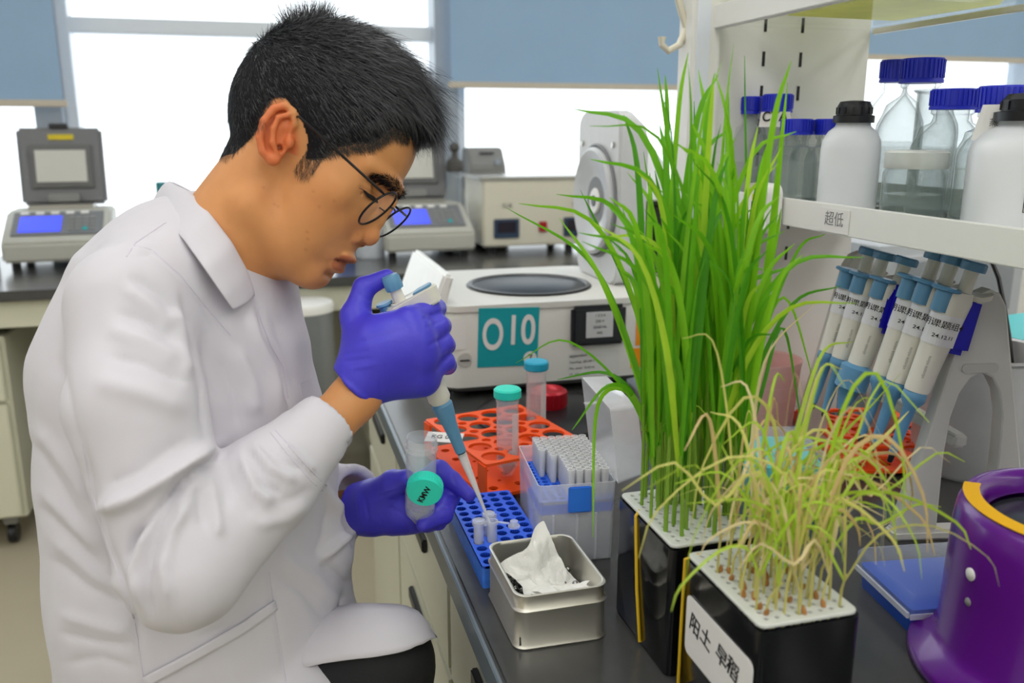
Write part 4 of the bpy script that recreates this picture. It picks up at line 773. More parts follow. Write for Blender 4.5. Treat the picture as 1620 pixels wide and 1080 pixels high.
for i in range(46):
    u, v = (i % 6) / 5, (i // 6) / 9; x = px2 + (u - .5) * .056 + pr_.uniform(-.004, .004); y = py2 + (v - .5) * .088 + pr_.uniform(-.004, .004)
    s = seedling('wilted_seedling', x, y, PZ, 'short yellowing rice seedling wilting in the labelled black box', 'seedling', 'wilted seedlings'); h = pr_.uniform(.02, .05); ln = (pr_.uniform(-.008, .012), pr_.uniform(-.008, .008)); stem(s, h, ln, .0010, m_dsheath)
    if i % 2 == 0: MB().lathe([(.0004, -.002), (.0016, .0), (.0018, .003), (.0006, .006)], 8, Matrix.Translation((.002, -.001, .002)) @ Matrix.Rotation(pr_.uniform(-.6, .6), 4, 'X')).build('seed_husk', m_seed, s)
    top = Vector((x + ln[0] * .8, y + ln[1] * .8, PZ + h * .8))
    if i % 6 == 3 and droop:
        dl = droop.pop(0); c0 = float((np.array([x, y, PZ]) - _c0) @ _fw); blade(s, [tuple(top)] + [tuple(at(a, b, c0 + .03 + .02 * k)) for k, (a, b) in enumerate(dl[1:])], .0034, pr_.choice(DR), 16, 1.)
    for k in range(pr_.choice([2, 3, 3])):
        H = pr_.uniform(.025, .085) if pr_.random() < .8 else pr_.uniform(.08, .14); a = pr_.uniform(-1.2, 1.2) + (0 if pr_.random() < .72 else 3.14); sp = pr_.uniform(.01, .07); dx, dy = math.cos(a) * sp, math.sin(a) * sp * .8; cu = pr_.random()
        if cu < .45: pts = [top, top + Vector((dx * .3, dy * .3, H * .6)), top + Vector((dx * .7, dy * .7, H)), top + Vector((dx * 1.3, dy * 1.3, H * pr_.uniform(.8, 1.05)))]
        elif cu < .8: pts = [top, top + Vector((dx * .4, dy * .4, H * .8)), top + Vector((dx * 1.1, dy * 1.1, H)), top + Vector((dx * 1.9, dy * 1.7, H * .55)), top + Vector((dx * 2.1, dy * 1.9, H * .1))]
        else: pts = [top, top + Vector((dx * .5, dy * .5, H * .9)), top + Vector((dx * 1.0, dy * 1.0, H * .6)), top + Vector((dx * 1.6, dy * .8, H * 1.05)), top + Vector((dx * 2.2, dy * 1.6, H * .8))]
        if pts[-1].z < PZ + .004: pts[-1].z = PZ + .006
        blade(s, pts, pr_.uniform(.0012, .0028), pr_.choice(DR + [DR[0], DR[1], DR[2], DR[2], GR[3]]), 12, pr_.uniform(-2, 2))
# ------------------------------------------------------------------ the seated person
# smooth-union solid modelling on a grid, meshed with surface nets
class Field:
    def __init__(s, lo, hi, h):
        s.lo = np.array(lo, float); s.h = h; s.n = np.ceil((np.array(hi) - s.lo) / h).astype(int) + 1
        s.ax = [(s.lo[i] + h * np.arange(s.n[i])).astype(np.float32) for i in range(3)]
        s.f = np.full(tuple(s.n), 1.0 if h < .1 else 1e3, np.float32)
    def sub(s, lo, hi):
        a = np.clip(np.floor((np.array(lo) - s.lo) / s.h).astype(int), 0, s.n); b = np.clip(np.ceil((np.array(hi) - s.lo) / s.h).astype(int) + 1, 0, s.n)
        sl = tuple(slice(a[i], b[i]) for i in range(3)); X, Y, Z = np.meshgrid(*(s.ax[i][sl[i]] for i in range(3)), indexing='ij', sparse=True)
        return sl, X, Y, Z
    def comb(s, sl, d, k, sub=False):
        g = s.f[sl]
        if sub:
            d = -d
            if k > 0: t = np.clip(.5 - .5 * (d - g) / k, 0, 1); t = 1 - t; g[...] = g + (d - g) * t + k * t * (1 - t)
            else: np.maximum(g, d, out=g)
        else:
            if k > 0: t = np.clip(.5 + .5 * (g - d) / k, 0, 1); g[...] = g + (d - g) * t - k * t * (1 - t)
            else: np.minimum(g, d, out=g)
    def cone(s, a, b, ra, rb, k=0., sub=False):
        a = np.array(a, float); b = np.array(b, float); m = max(ra, rb) + 2 * k + 3 * s.h
        sl, X, Y, Z = s.sub(np.minimum(a, b) - m, np.maximum(a, b) + m); ba = b - a; L = max(ba @ ba, 1e-12)
        t = np.clip(((X - a[0]) * ba[0] + (Y - a[1]) * ba[1] + (Z - a[2]) * ba[2]) / L, 0, 1)
        d = np.sqrt((X - a[0] - t * ba[0]) ** 2 + (Y - a[1] - t * ba[1]) ** 2 + (Z - a[2] - t * ba[2]) ** 2) - (ra + (rb - ra) * t)
        s.comb(sl, d.astype(np.float32), k, sub)
    def ell(s, c, rad, ax=None, k=0., sub=False):
        c = np.array(c, float); rad = np.array(rad, float); ax = np.eye(3) if ax is None else np.array(ax, float); m = rad.max() + 2 * k + 3 * s.h
        sl, X, Y, Z = s.sub(c - m, c + m); q = [((X - c[0]) * ax[i][0] + (Y - c[1]) * ax[i][1] + (Z - c[2]) * ax[i][2]) / rad[i] for i in range(3)]
        r = np.sqrt(q[0] ** 2 + q[1] ** 2 + q[2] ** 2); g = np.sqrt((q[0] / rad[0]) ** 2 + (q[1] / rad[1]) ** 2 + (q[2] / rad[2]) ** 2) + 1e-9
        s.comb(sl, (r * (r - 1) / g).astype(np.float32), k, sub)
    def econe(s, a, b, ra, rb, e2, k=0., sub=False):
        """tapered limb with an elliptic section: radii (across, along e2)"""
        a = np.array(a, float); b = np.array(b, float); e2 = np.array(e2, float); e2 /= np.linalg.norm(e2); m = max(max(ra), max(rb)) + 2 * k + 3 * s.h
        sl, X, Y, Z = s.sub(np.minimum(a, b) - m, np.maximum(a, b) + m); ba = b - a; L = ba @ ba
        t = np.clip(((X - a[0]) * ba[0] + (Y - a[1]) * ba[1] + (Z - a[2]) * ba[2]) / L, 0, 1)
        qx, qy, qz = X - a[0] - t * ba[0], Y - a[1] - t * ba[1], Z - a[2] - t * ba[2]; D = qx * e2[0] + qy * e2[1] + qz * e2[2]
        A = np.sqrt(np.maximum(qx * qx + qy * qy + qz * qz - D * D, 0)); r1 = ra[0] + (rb[0] - ra[0]) * t; r2 = ra[1] + (rb[1] - ra[1]) * t
        r = np.sqrt((A / r1) ** 2 + (D / r2) ** 2); g = np.sqrt((A / r1 ** 2) ** 2 + (D / r2 ** 2) ** 2) + 1e-9
        s.comb(sl, (r * (r - 1) / g).astype(np.float32), k, sub)
    def half(s, p, n, k=0.):
        """cut away the side the normal points to"""
        n = np.array(n, float); n /= np.linalg.norm(n); sl, X, Y, Z = s.sub(s.lo, s.lo + s.h * s.n); d = (X - p[0]) * n[0] + (Y - p[1]) * n[1] + (Z - p[2]) * n[2]
        s.comb(sl, np.broadcast_to(-d, s.f.shape).astype(np.float32), k, True)
    def mesh(s, smooth=1):
        f = s.f; S = f < 0; c = np.zeros(tuple(np.array(f.shape) - 1), np.uint8)
        cs = [(i, j, k) for i in (0, 1) for j in (0, 1) for k in (0, 1)]; sh = c.shape
        for i, j, k in cs: c += S[i:i + sh[0], j:j + sh[1], k:k + sh[2]]
        act = np.argwhere((c > 0) & (c < 8)); idm = np.full(sh, -1, np.int32); idm[tuple(act.T)] = np.arange(len(act))
        V = [f[act[:, 0] + i, act[:, 1] + j, act[:, 2] + k] for i, j, k in cs]; acc = np.zeros((len(act), 3)); cnt = np.zeros(len(act))
        for e1 in range(8):
            for e2 in range(e1 + 1, 8):
                d = np.array(cs[e2]) - np.array(cs[e1])
                if abs(d).sum() != 1: continue
                a, b = V[e1], V[e2]; m = (a < 0) != (b < 0); t = np.where(m, a / np.where(m, a - b, 1), 0)
                acc[m] += (np.array(cs[e1]) + d * t[:, None])[m]; cnt[m] += 1
        P = s.lo + s.h * (act + acc / np.maximum(cnt, 1)[:, None]); Q = []
        for ax in range(3):
            o = [0, 1, 2]; o.remove(ax); s0 = [slice(None)] * 3; s1 = [slice(None)] * 3; s0[ax] = slice(0, -1); s1[ax] = slice(1, None)
            A, B = S[tuple(s0)], S[tuple(s1)]; x = np.argwhere(A != B); u, v = o; n_ = np.array(sh)
            ok = (x[:, u] > 0) & (x[:, v] > 0) & (x[:, u] < n_[u]) & (x[:, v] < n_[v]) & (x[:, ax] < n_[ax]); x = x[ok]; ins = A[tuple(x.T)]
            def idx(du, dv): y = x.copy(); y[:, u] -= du; y[:, v] -= dv; return idm[tuple(y.T)]
            q = np.stack([idx(1, 1), idx(0, 1), idx(0, 0), idx(1, 0)], 1); flip = ins if ax != 1 else ~ins; q[~flip] = q[~flip][:, ::-1]; Q.append(q)
        Q = np.concatenate(Q)
        for _ in range(smooth): P = lap(P, Q, .5)
        return P, Q
def lap(P, Q, w_):
    E = np.concatenate([Q[:, [0, 1]], Q[:, [1, 2]], Q[:, [2, 3]], Q[:, [3, 0]]]); A = np.zeros_like(P); c = np.zeros(len(P))
    for i in range(3): A[:, i] = np.bincount(E[:, 0], P[E[:, 1], i], len(P)) + np.bincount(E[:, 1], P[E[:, 0], i], len(P))
    c = np.bincount(E[:, 0], minlength=len(P)) + np.bincount(E[:, 1], minlength=len(P)); return P + w_ * (A / np.maximum(c, 1)[:, None] - P)
def vnormals(P, Q):
    n = np.cross(P[Q[:, 2]] - P[Q[:, 0]], P[Q[:, 3]] - P[Q[:, 1]]); N = np.zeros_like(P)
    for k in range(4):
        for i in range(3): N[:, i] += np.bincount(Q[:, k], n[:, i], len(P))
    return N / (np.linalg.norm(N, axis=1)[:, None] + 1e-12)
def npmesh(name, P, Q, vcol=None):
    me = bpy.data.meshes.new(name); me.vertices.add(len(P)); me.vertices.foreach_set('co', np.asarray(P, np.float32).ravel()); n = len(Q); w_ = Q.shape[1]
    me.loops.add(n * w_); me.loops.foreach_set('vertex_index', np.asarray(Q, np.int32).ravel()); me.polygons.add(n); me.polygons.foreach_set('loop_start', np.arange(0, n * w_, w_, dtype=np.int32))
    me.update(calc_edges=True); me.validate()
    if vcol is not None:
        a = me.color_attributes.new('tint', 'FLOAT_COLOR', 'POINT'); a.data.foreach_set('color', np.concatenate([vcol, np.ones((len(P), 1))], 1).astype(np.float32).ravel())
    me.shade_smooth(); return me
def proj(P):
    d = np.asarray(P) - _c0; c = d @ _fw; return 810 + FPX * (d @ _rt) / c, 540 - FPX * (d @ _up) / c, c
def segdist(x, y, pts):
    """distance in pixels to a polyline, and position 0..1 along it"""
    best = np.full(len(x), 1e9); tt = np.zeros(len(x)); n = len(pts) - 1
    for i in range(n):
        (x0, y0), (x1, y1) = pts[i], pts[i + 1]; L = (x1 - x0) ** 2 + (y1 - y0) ** 2 + 1e-9; t = np.clip(((x - x0) * (x1 - x0) + (y - y0) * (y1 - y0)) / L, 0, 1)
        d = np.hypot(x - x0 - t * (x1 - x0), y - y0 - t * (y1 - y0)); m = d < best; best[m] = d[m]; tt[m] = (i + t[m]) / n
    return best, tt
def px(r, c): return r * c / FPX

PERSON = thing('person', (-.16, .80, 0), 0, 'seated person in white lab coat and purple gloves holding a pipette', 'person')
INV = Matrix.Translation((.16, -.80, 0))
def pobj(name, P, Q, m, vcol=None, parent=None): 
    return obj(name, npmesh(name, np.asarray(P) + np.array([.16, -.80, 0]), Q, vcol), m, parent or PERSON)

# ---------------- head, in its own frame: a, b are the profile plane (one unit .613 mm), s points to the near side
KH = .000613; TH = R(35); PS = R(6)
H0 = at(500, 250, .85); T0 = -_fw; F0 = math.cos(TH) * _rt - math.sin(TH) * _up; U0 = math.sin(TH) * _rt + math.cos(TH) * _up
FH = F0 * math.cos(PS) + T0 * math.sin(PS); SHd = -F0 * math.sin(PS) + T0 * math.cos(PS)
AX_A = FH * math.cos(TH) + U0 * math.sin(TH); AX_B = FH * math.sin(TH) - U0 * math.cos(TH)
HM = np.stack([AX_A, AX_B, SHd]) * KH                       # rows: world step of a, b, s
def h2w(p): return H0 + (np.asarray(p) - np.array([500, 250, 0])) @ HM
def hp(x, y, s=0.):
    r = ray(x, y); p0 = H0 + SHd * (s * KH); t = ((p0 - _c0) @ SHd) / (r @ SHd); d = _c0 + r * t - H0
    return np.array([500 + d @ AX_A / KH, 250 + d @ AX_B / KH, s])
ct, st = math.cos(TH), math.sin(TH); EH = [(ct, st, 0), (st, -ct, 0), (0, 0, 1)]
f = Field((285, 30, -150), (700, 500, 150), 2.5)
f.ell((516, 192, 0), (152, 137, 118), EH)                                                   # skull
f.ell((526, 318, 0), (76, 110, 93), EH, 24)                                                 # face
f.ell((480, 375, 0), (66, 74, 74), EH, 25)                                                  # lower face
f.ell((530, 393, 0), (32, 36, 36), EH, 14)                                                  # muzzle
for s_ in (-1, 1):
    f.cone((494, 428, 14 * s_), (424, 340, 76 * s_), 23, 27, 22)                              # jaw
    f.ell((548, 308, 76 * s_), (36, 28, 22), EH, 24)                                          # cheekbone
    f.cone((631, 303, 10 * s_), (602, 280, 66 * s_), 10, 8, 16)                               # brow
f.cone((498, 429, -10), (498, 429, 10), 24, 24, 16)                                         # chin
f.econe((424, 290, 0), (326, 448, 0), (76, 92), (96, 104), (0, 0, 1), 22)                   # neck
for s_ in (-1, 1): f.ell((608, 313, 40 * s_), (17, 15, 26), EH, 16, True)                     # eye sockets
for s_ in (-1, 1): f.ell((581, 311, 42 * s_), (18.5, 18.5, 22), EH, 8)                          # closed lids over the eyes
f.cone((622, 323, 0), (594, 358, 0), 9, 11, 9); f.cone((594, 358, 0), (587, 372, 0), 11, 15, 6); f.ell((586, 374, 0), (17, 17, 16), EH, 6)   # nose
for s_ in (-1, 1):
    f.ell((568, 377, 17 * s_), (14, 13, 11), EH, 3); f.ell((577, 391, 10 * s_), (9, 5.5, 5.5), EH, 2, True); f.cone((552, 368, 25 * s_), (554, 386, 25 * s_), 1.5, 1.5, 9, True)
    f.cone((600, 350, 6 * s_), (572, 368, 20 * s_), 8, 8, 10)
f.ell((555, 409, 0), (12, 8, 26), EH, 6); f.ell((537, 424, 0), (11, 9, 23), EH, 5)            # lips
f.cone((570, 422, 0), (530, 412, 26), 3.2, 2.2, 2, True); f.cone((570, 422, 0), (530, 412, -26), 3.2, 2.2, 2, True)
f.cone((523, 437, -16), (523, 437, 16), 2.5, 2.5, 10, True)                                      # groove over the chin
for s_ in (-1, 1):                                                                          # lid crease, lid slit
    c = np.array([582, 314, 44 * s_]); 
    f.cone(c + (14, 8, 14 * s_), c + (-6, 8, 20 * s_), 1.6, 1.4, 2, True); f.cone(c + (14, -12, 8 * s_), c + (-10, -9, 16 * s_), 2., 1.6, 3, True)
# ears
def ear(sg):
    e = lambda x, y, s_: (lambda q: np.array([q[0], q[1], sg * s_]))(hp(x, y, s_))
    f.ell(e(437, 213, 112), (24, 42, 11), [(.97, .22, -.1 * sg), (-.22, .97, 0), (.1, 0, 1)], 6)
    hx = [(454, 212, 112), (466, 197, 114), (466, 178, 117), (452, 167, 121), (433, 172, 128), (417, 192, 133), (410, 217, 132), (415, 240, 127), (426, 252, 120)]
    for i in range(len(hx) - 1): f.cone(e(*hx[i]), e(*hx[i + 1]), 5.6, 5.6, 2.5)
    f.ell(e(446, 218, 128), (12, 22, 15), [(.97, .22, 0), (-.22, .97, 0), (0, 0, 1)], 4, True)
    f.ell(e(427, 208, 139), (5, 28, 8), [(.97, .3, 0), (-.3, .97, 0), (0, 0, 1)], 3, True)
    ah = [(456, 182, 122), (441, 186, 126), (432, 204, 128), (431, 226, 126), (438, 240, 120)]
    for i in range(len(ah) - 1): f.cone(e(*ah[i]), e(*ah[i + 1]), 4.4, 4.4, 3)
    f.ell(e(458, 225, 112), (7, 10, 7), None, 3); f.ell(e(432, 252, 116), (11, 10, 8), None, 5); f.cone(e(443, 236, 118), e(439, 228, 100), 5, 4, 2, True)
ear(1); ear(-1)
HP_, HQ = f.mesh(1); HN = vnormals(HP_, HQ)
# skin tints, and shade painted into the creases of the face
a_, b_, s_ = HP_.T; ex, ey, ec = proj(h2w(HP_))
tint = np.ones((len(HP_), 3))
def paint(w_, col): 
    global tint; tint = tint * (1 - w_[:, None]) + tint * np.array(col) * w_[:, None]
sm = lambda d, r0, r1: np.clip((r1 - d) / (r1 - r0), 0, 1)
de = np.hypot((a_ - hp(436, 212, 120)[0]) / 30, (b_ - hp(436, 212, 120)[1]) / 52); paint(sm(de, .8, 1.1) * (abs(s_) > 96), (1.0, .60, .55))
paint(sm(np.hypot((a_ - 557) / 13, (b_ - 414) / 6), .6, 1.05) * (abs(s_) < 26) * .9, (.74, .52, .60)); paint(sm(np.hypot((a_ - 543) / 10, (b_ - 424) / 9), .7, 1.05) * (abs(s_) < 26) * .9, (.62, .42, .52)); paint(sm(segdist(a_, b_, [(568, 421), (529, 412)])[0], 1.5, 3.5) * (abs(s_) < 28) * .85, (.38, .26, .28)); paint(sm(np.hypot((a_ - 577) / 8, (b_ - 390) / 4), .6, 1.1) * (abs(s_) < 18) * (abs(s_) > 4) * .9, (.3, .2, .2)); paint(sm(segdist(ex, ey, [(569, 294), (582, 299), (596, 309)])[0], .8, 3) * (s_ > 0) * .5, (.55, .48, .46)); paint(sm(segdist(ex, ey, [(572, 301), (586, 312)])[0], 3, 12) * (s_ > 0) * .35, (.72, .62, .6))  # lip colour, then shade painted into mouth line, nostrils, lid crease and eye socket
paint(sm(np.hypot((a_ - 505) / 60, (b_ - 425) / 32), .4, 1.1) * .4, (.80, .78, .78)); paint(sm(np.hypot((a_ - 556) / 18, (b_ - 399) / 9), .3, 1.1) * .4, (.74, .72, .74))
paint(sm(np.hypot((a_ - 590) / 26, (b_ - 375) / 22), .3, 1.2) * .5, (1.0, .82, .80)); paint(sm(np.hypot((a_ - 540) / 45, (b_ - 345) / 35), .3, 1.2) * .35, (1.0, .86, .84))
rs_ = np.random.RandomState(3); 
for q in rs_.rand(12, 3) * (150, 130, 0) + (430, 290, 0): paint(sm(np.hypot(a_ - q[0], b_ - q[1]), .8, 3.2) * .5, (.72, .6, .58))
# hair region (profile polygon, same on both sides)
side = [(668, 222, 0), (650, 214, 40), (622, 205, 60), (604, 216, 80), (586, 226, 90), (553, 229, 100), (532, 233, 105), (505, 255, 108), (477, 272, 110), (473, 262, 110), (484, 218, 112), (478, 196, 112), (470, 176, 112), (450, 158, 112), (424, 176, 110), (412, 192, 108), (396, 212, 100), (372, 244, 80), (352, 256, 40)]
poly = [tuple(hp(*q)[:2]) for q in side] + [(300, 255), (280, 60), (480, -60), (700, 20), (760, 200)]
def inpoly(x, y, pl):
    r = np.zeros(len(x), bool); n = len(pl)
    for i in range(n):
        x0, y0 = pl[i]; x1, y1 = pl[(i + 1) % n]; c = ((y0 > y) != (y1 > y)); r ^= c & (x < (x1 - x0) * (y - y0) / (y1 - y0 + 1e-12) + x0)
    return r
HAIR = inpoly(a_, b_, poly) & (b_ < 280); hd, _ = segdist(a_, b_, poly[:20]); notear = ~((de < 1.05) & (abs(s_) > 104)); HAIR &= notear
paint(np.clip(HAIR * hd / 8, 0, 1) * .85, (.12, .12, .14))
m_skin = mat('skin', 'd3935c', .48, var=.07, scale=60, bump=.08, bscale=900, vcol='tint', sss=.12, spec=.4)
hw = h2w(HP_)
# ---------------- arms, trunk and legs under the clothes
g = Field((-.75, .35, .02), (.30, 1.35, 1.20), .012)
W = at
g.econe(W(318, 430, .88), W(290, 560, .90), (px(90, .87), .07), (px(130, .88), .09), T0, .03); g.econe(W(290, 560, .90), W(310, 1060, .97), (px(150, .88), .09), (px(140, .95), .09), T0, .03)
for (S_, E_, Wr) in (((232, 505, .765), (285, 900, .72), (560, 625, .808)), ((270, 470, 1.02), (400, 830, 1.06), (575, 800, .955))):
    g.cone(W(*S_), W(*E_), .032, .026, .02); g.cone(W(*E_), W(*Wr), .026, px(33, Wr[2]), .015)
LEG = [(W(330, 1110, .90), W(600, 1052, .88)), (W(340, 1100, 1.02), W(600, 1046, 1.0))]
for a, kn in LEG: g.cone(a, kn, .07, .042, .02); g.cone(kn, kn + (-.03, 0, -.44), .040, .032, .02); g.cone(kn + (-.05, 0, kn[2] * -1 + .05), kn + (.08, -.02, kn[2] * -1 + .035), .03, .025, .02)
GP, GQ = g.mesh(2)
f2 = Field(np.minimum(W(490, 700, .78), W(590, 590, .84)) - .06, np.maximum(W(490, 700, .78), W(590, 590, .84)) + .06, .003)   # bare wrist above the near glove
f2.econe(W(480, 712, .778), W(560, 630, .812), (px(45, .79), px(40, .79)), (px(37, .81), px(33, .81)), T0); f2.econe(W(560, 630, .812), W(585, 600, .815), (px(37, .81), px(33, .81)), (px(38, .81), px(32, .81)), T0, .01)
FP, FQ = f2.mesh(1)
P = np.concatenate([hw, GP, FP]); Q = np.concatenate([HQ, GQ + len(hw), FQ + len(hw) + len(GP)]); V = np.concatenate([tint, np.ones((len(GP) + len(FP), 3))])
pobj('body', P, Q, m_skin, V)
# ---------------- hair
m_hair = mat('black_hair', '17171a', .8, var=.3, scale=300, spec=.2)
nU = HN @ np.array([st, -ct, 0]); tsk = (6 + 12 * np.clip(nU, 0, 1) + 5 * np.clip((a_ - 560) / 80, 0, 1)) * np.clip(hd / 26, .06, 1)
keep = HAIR[HQ].all(1); used = np.unique(HQ[keep]); mp = np.full(len(HP_), -1); mp[used] = np.arange(len(used))
CP = HP_[used] + HN[used] * tsk[used, None]; CQ = mp[HQ[keep]]; CP = lap(CP, CQ, .5); CN = vnormals(CP, CQ); CH = hd[used]
HAIRO = pobj('hair', h2w(CP), CQ, m_hair)
rg = np.random.RandomState(11)
def ribbons(root, dirs, side, L, w0, grav, curl, nseg=4):
    """thin tapering strands: root + direction, bending with grav; returns verts and quads"""
    n = len(root); t = np.linspace(0, 1, nseg + 1); Pn = []
    for tt in t:
        c = root + dirs * (L * tt)[:, None] + grav * (L * tt * tt)[:, None] + curl * (L * tt * (1 - tt))[:, None]; w_ = w0 * (1 - .85 * tt)
        Pn.append(np.stack([c - side * w_[:, None], c + side * w_[:, None]], 1))
    A = np.stack(Pn, 1).reshape(-1, 3); base = (np.arange(n) * (nseg + 1) * 2)[:, None]; q = []
    for k in range(nseg): q.append(base + np.array([[2 * k, 2 * k + 1, 2 * k + 3, 2 * k + 2]]))
    return A, np.concatenate(q)
def nrm(v): return v / (np.linalg.norm(v, axis=1)[:, None] + 1e-9)
ar = np.linalg.norm(np.cross(CP[CQ[:, 2]] - CP[CQ[:, 0]], CP[CQ[:, 3]] - CP[CQ[:, 1]]), axis=1)
fi = rg.choice(len(CQ), 30000, p=ar / ar.sum()); uv = rg.rand(len(fi), 2)
q4 = CP[CQ[fi]]; root = (q4[:, 0] * (1 - uv[:, :1]) + q4[:, 1] * uv[:, :1]) * (1 - uv[:, 1:]) + (q4[:, 3] * (1 - uv[:, :1]) + q4[:, 2] * uv[:, :1]) * uv[:, 1:]
nn_ = CN[CQ[fi, 0]]; rh_ = CH[CQ[fi, 0]]; u_ = nn_ @ np.array([st, -ct, 0]); w_ = np.clip(u_ * 1.5 + .1, 0, 1)[:, None]; back = np.clip((440 - root[:, :1]) / 60, 0, 1)
C = w_ * np.array([[.95, .25, 0]]) + (1 - w_) * np.array([[.62, .78, 0]]); C = C * (1 - back * .7) + back * .7 * np.array([[-.05, 1, 0]])
tanv = nrm(C - nn_ * (C * nn_).sum(1)[:, None]); lift = .24 + .22 * w_
lift = lift * (1 - .45 * np.clip((root[:, :1] - 585) / 60, 0, 1)); dirs = nrm(tanv + nn_ * lift + rg.randn(len(root), 3) * (.12 + .14 * w_)); fr = np.clip((root[:, 0] - 585) / 60, 0, 1) * np.clip(1.3 - abs(root[:, 2]) / 110, 0, 1)
L = (15 + 24 * w_[:, 0] + 36 * fr * np.clip(1.6 - (root[:, 1] - 60) / 110, .35, 1)) * (.55 + .7 * rg.rand(len(root))) * np.clip(rh_ / 30 + .45, .45, 1)
tu = (np.hypot(root[:, 0] - 492, (root[:, 1] - 58) * .6) < 34) & (abs(root[:, 2]) < 55); dirs[tu] = nrm(np.array([[.02, -1, 0]]) + nn_[tu] * .2 + rg.randn(tu.sum(), 3) * .30 + np.array([[1, 0, 0]]) * ((root[tu, :1] - 490) / 60)); L[tu] = 22 + 30 * rg.rand(tu.sum())
gv = np.array([[.05, .22, 0]]) * (.5 + fr[:, None] * .9) - nn_ * .12; gv[tu] *= .1
sd = nrm(np.cross(dirs, nn_) + rg.randn(len(root), 3) * .3); A, q = ribbons(root - nn_ * 2, dirs, sd, L, np.full(len(root), .55), gv, rg.randn(len(root), 3) * .08)
pobj('hair_strands', h2w(A), q, mat('hair_strand_black', '2a2a2e', .36, var=.35, scale=500, spec=.6), None, HAIRO)
# short stubbly sideburn and eyebrows
def strands_near(line, rad, n, d0, L0, w0, sides=(1, -1), lo_s=20):
    R0, D0, N0 = [], [], []
    for sg in sides:
        ln = [q_[:2] for q_ in line]; dd, tt = segdist(ex, ey, ln); m = np.where((dd < rad) & (s_ * sg > lo_s) & (HN[:, 2] * sg > -.2))[0]
        if not len(m): continue
        c = rg.choice(m, n); R0.append(HP_[c] + rg.randn(n, 3) * .8); N0.append(HN[c]); D0.append(np.repeat([d0], n, 0) + rg.randn(n, 3) * .22)
    R0, D0, N0 = np.concatenate(R0), np.concatenate(D0), np.concatenate(N0); D0 = nrm(D0 - N0 * (D0 * N0).sum(1)[:, None] + N0 * .15)
    return ribbons(R0, D0, nrm(np.cross(D0, N0)), L0 * (.6 + .6 * rg.rand(len(R0))), np.full(len(R0), w0), N0 * -.1, N0 * 0, 2)
A, q = strands_near([(594, 281), (612, 286), (626, 297), (634, 311)], 8, 1100, (-.75, -.45, 0), 11, .36, (1,), lo_s=-20); pobj('eyebrows', h2w(A), q, m_hair)
A, q = strands_near([(512, 228), (498, 245), (482, 266)], 15, 800, (-.25, .95, 0), 12, .20, (1,)); A2, q2 = strands_near([(640, 214), (617, 207), (586, 226), (553, 229), (525, 236), (500, 240)], 9, 2000, (.5, .8, 0), 13, .26, (1,)); q = np.concatenate([q, q2 + len(A)]); A = np.concatenate([A, A2]); A2, q2 = strands_near([(358, 246), (392, 210), (412, 192)], 9, 1100, (.1, 1, 0), 10, .25, (1,)); q = np.concatenate([q, q2 + len(A)]); A = np.concatenate([A, A2]); pobj('sideburns', h2w(A), q, mat('short_hair', '3b332c', .6, var=.2))
# lashes and the sliver of eye
HB = BVHTree.FromPolygons([Vector(p) for p in hw], [tuple(map(int, q)) for q in HQ])
def on_head(x, y, off): h = HB.ray_cast(Vector(_c0), Vector(ray(x, y)).normalized()); return np.array(h[0]) + np.array(h[1]) * off + np.array([.16, -.80, 0])
MB().tube([on_head(x, y, -.0014) for x, y in ((573, 300), (577, 304), (582, 309), (587, 313), (592, 317), (596, 321))], [.0003, .0012, .0019, .0022, .0018, .0006], 8).build('eye', m_ink, PERSON)
MB().tube([on_head(x, y, .0002) for x, y in ((567, 297), (573, 299), (580, 304), (588, 309), (596, 316))], [.0002, .0004, .0006, .0006, .0003], 6).build('eyelashes', m_ink, PERSON)
# ---------------- eyeglasses
GL = thing('eyeglasses'); GL.parent = PERSON; GL.location = (0, 0, 0)
m_gf = mat('gunmetal_frame', '2a2a2c', .3, metal=.8); gmid = (hp(599, 330, 52) + hp(621, 351, -52)) / 2; gu = np.array([.77, -.64, 0]); gl = np.array([0, 0, 1.])
o2w = lambda p: h2w(p) + np.array([.16, -.80, 0])
for sg in (1, -1):
    cc_ = gmid + gl * 53 * sg; ring = [o2w(cc_ + 36 * (math.cos(t_) * gu * .97 + math.sin(t_) * gl)) for t_ in np.linspace(0, 2 * math.pi, 41)[:-1]]
    MB().tube(ring, .0011, 8, closed=True).build('lens_rim', m_gf, GL)
    ln = MB(); ln.add([tuple(p) for p in ring] + [tuple(o2w(cc_ + np.array([.64, .77, 0]) * 1.2))], [(i, (i + 1) % 40, 40) for i in range(40)]); ln.build('lens', clearmat('lens_glass', 'f6faf8', .03, .02, .5, .3), GL)
    h_ = cc_ + gu * 22 + gl * sg * 30; en = hp(473, 184, 130); en[2] *= sg; mid = (h_ * .5 + en * .5) + np.array([0, 0, 16 * sg])
    MB().tube([o2w(q_) for q_ in (h_ - gl * sg * 2, h_ + gl * sg * 8 + np.array([-4, -4, 0]), mid, en, en + np.array([-8, -4, -14 * sg]), en + np.array([-30, 8, -24 * sg]))], [.0010, .0013, .0013, .0013, .0013, .0013], 8).build('temple_arm', m_gf, GL)
    MB().tube([o2w(q_) for q_ in (cc_ - gl * sg * 34 + gu * 4, cc_ - gl * sg * 37 + gu * 2 + np.array([-8, -8, 0]))], .0007, 6).build('nose_pad_wire', m_gf, GL); MB().tube([o2w(cc_ - gl * sg * 37 + gu * k_ + np.array([-9, -9, 0])) for k_ in (-6, 0, 6)], [.0012, .002, .0012], 8).build('nose_pad', clearmat('lens_glass', 'eef4f4'), GL)
MB().tube([o2w(gmid + gl * v + gu * (14 + 3 * (1 - abs(v) / 20))) for v in (-20, -10, 0, 10, 20)], .0009, 8).build('bridge', m_gf, GL)

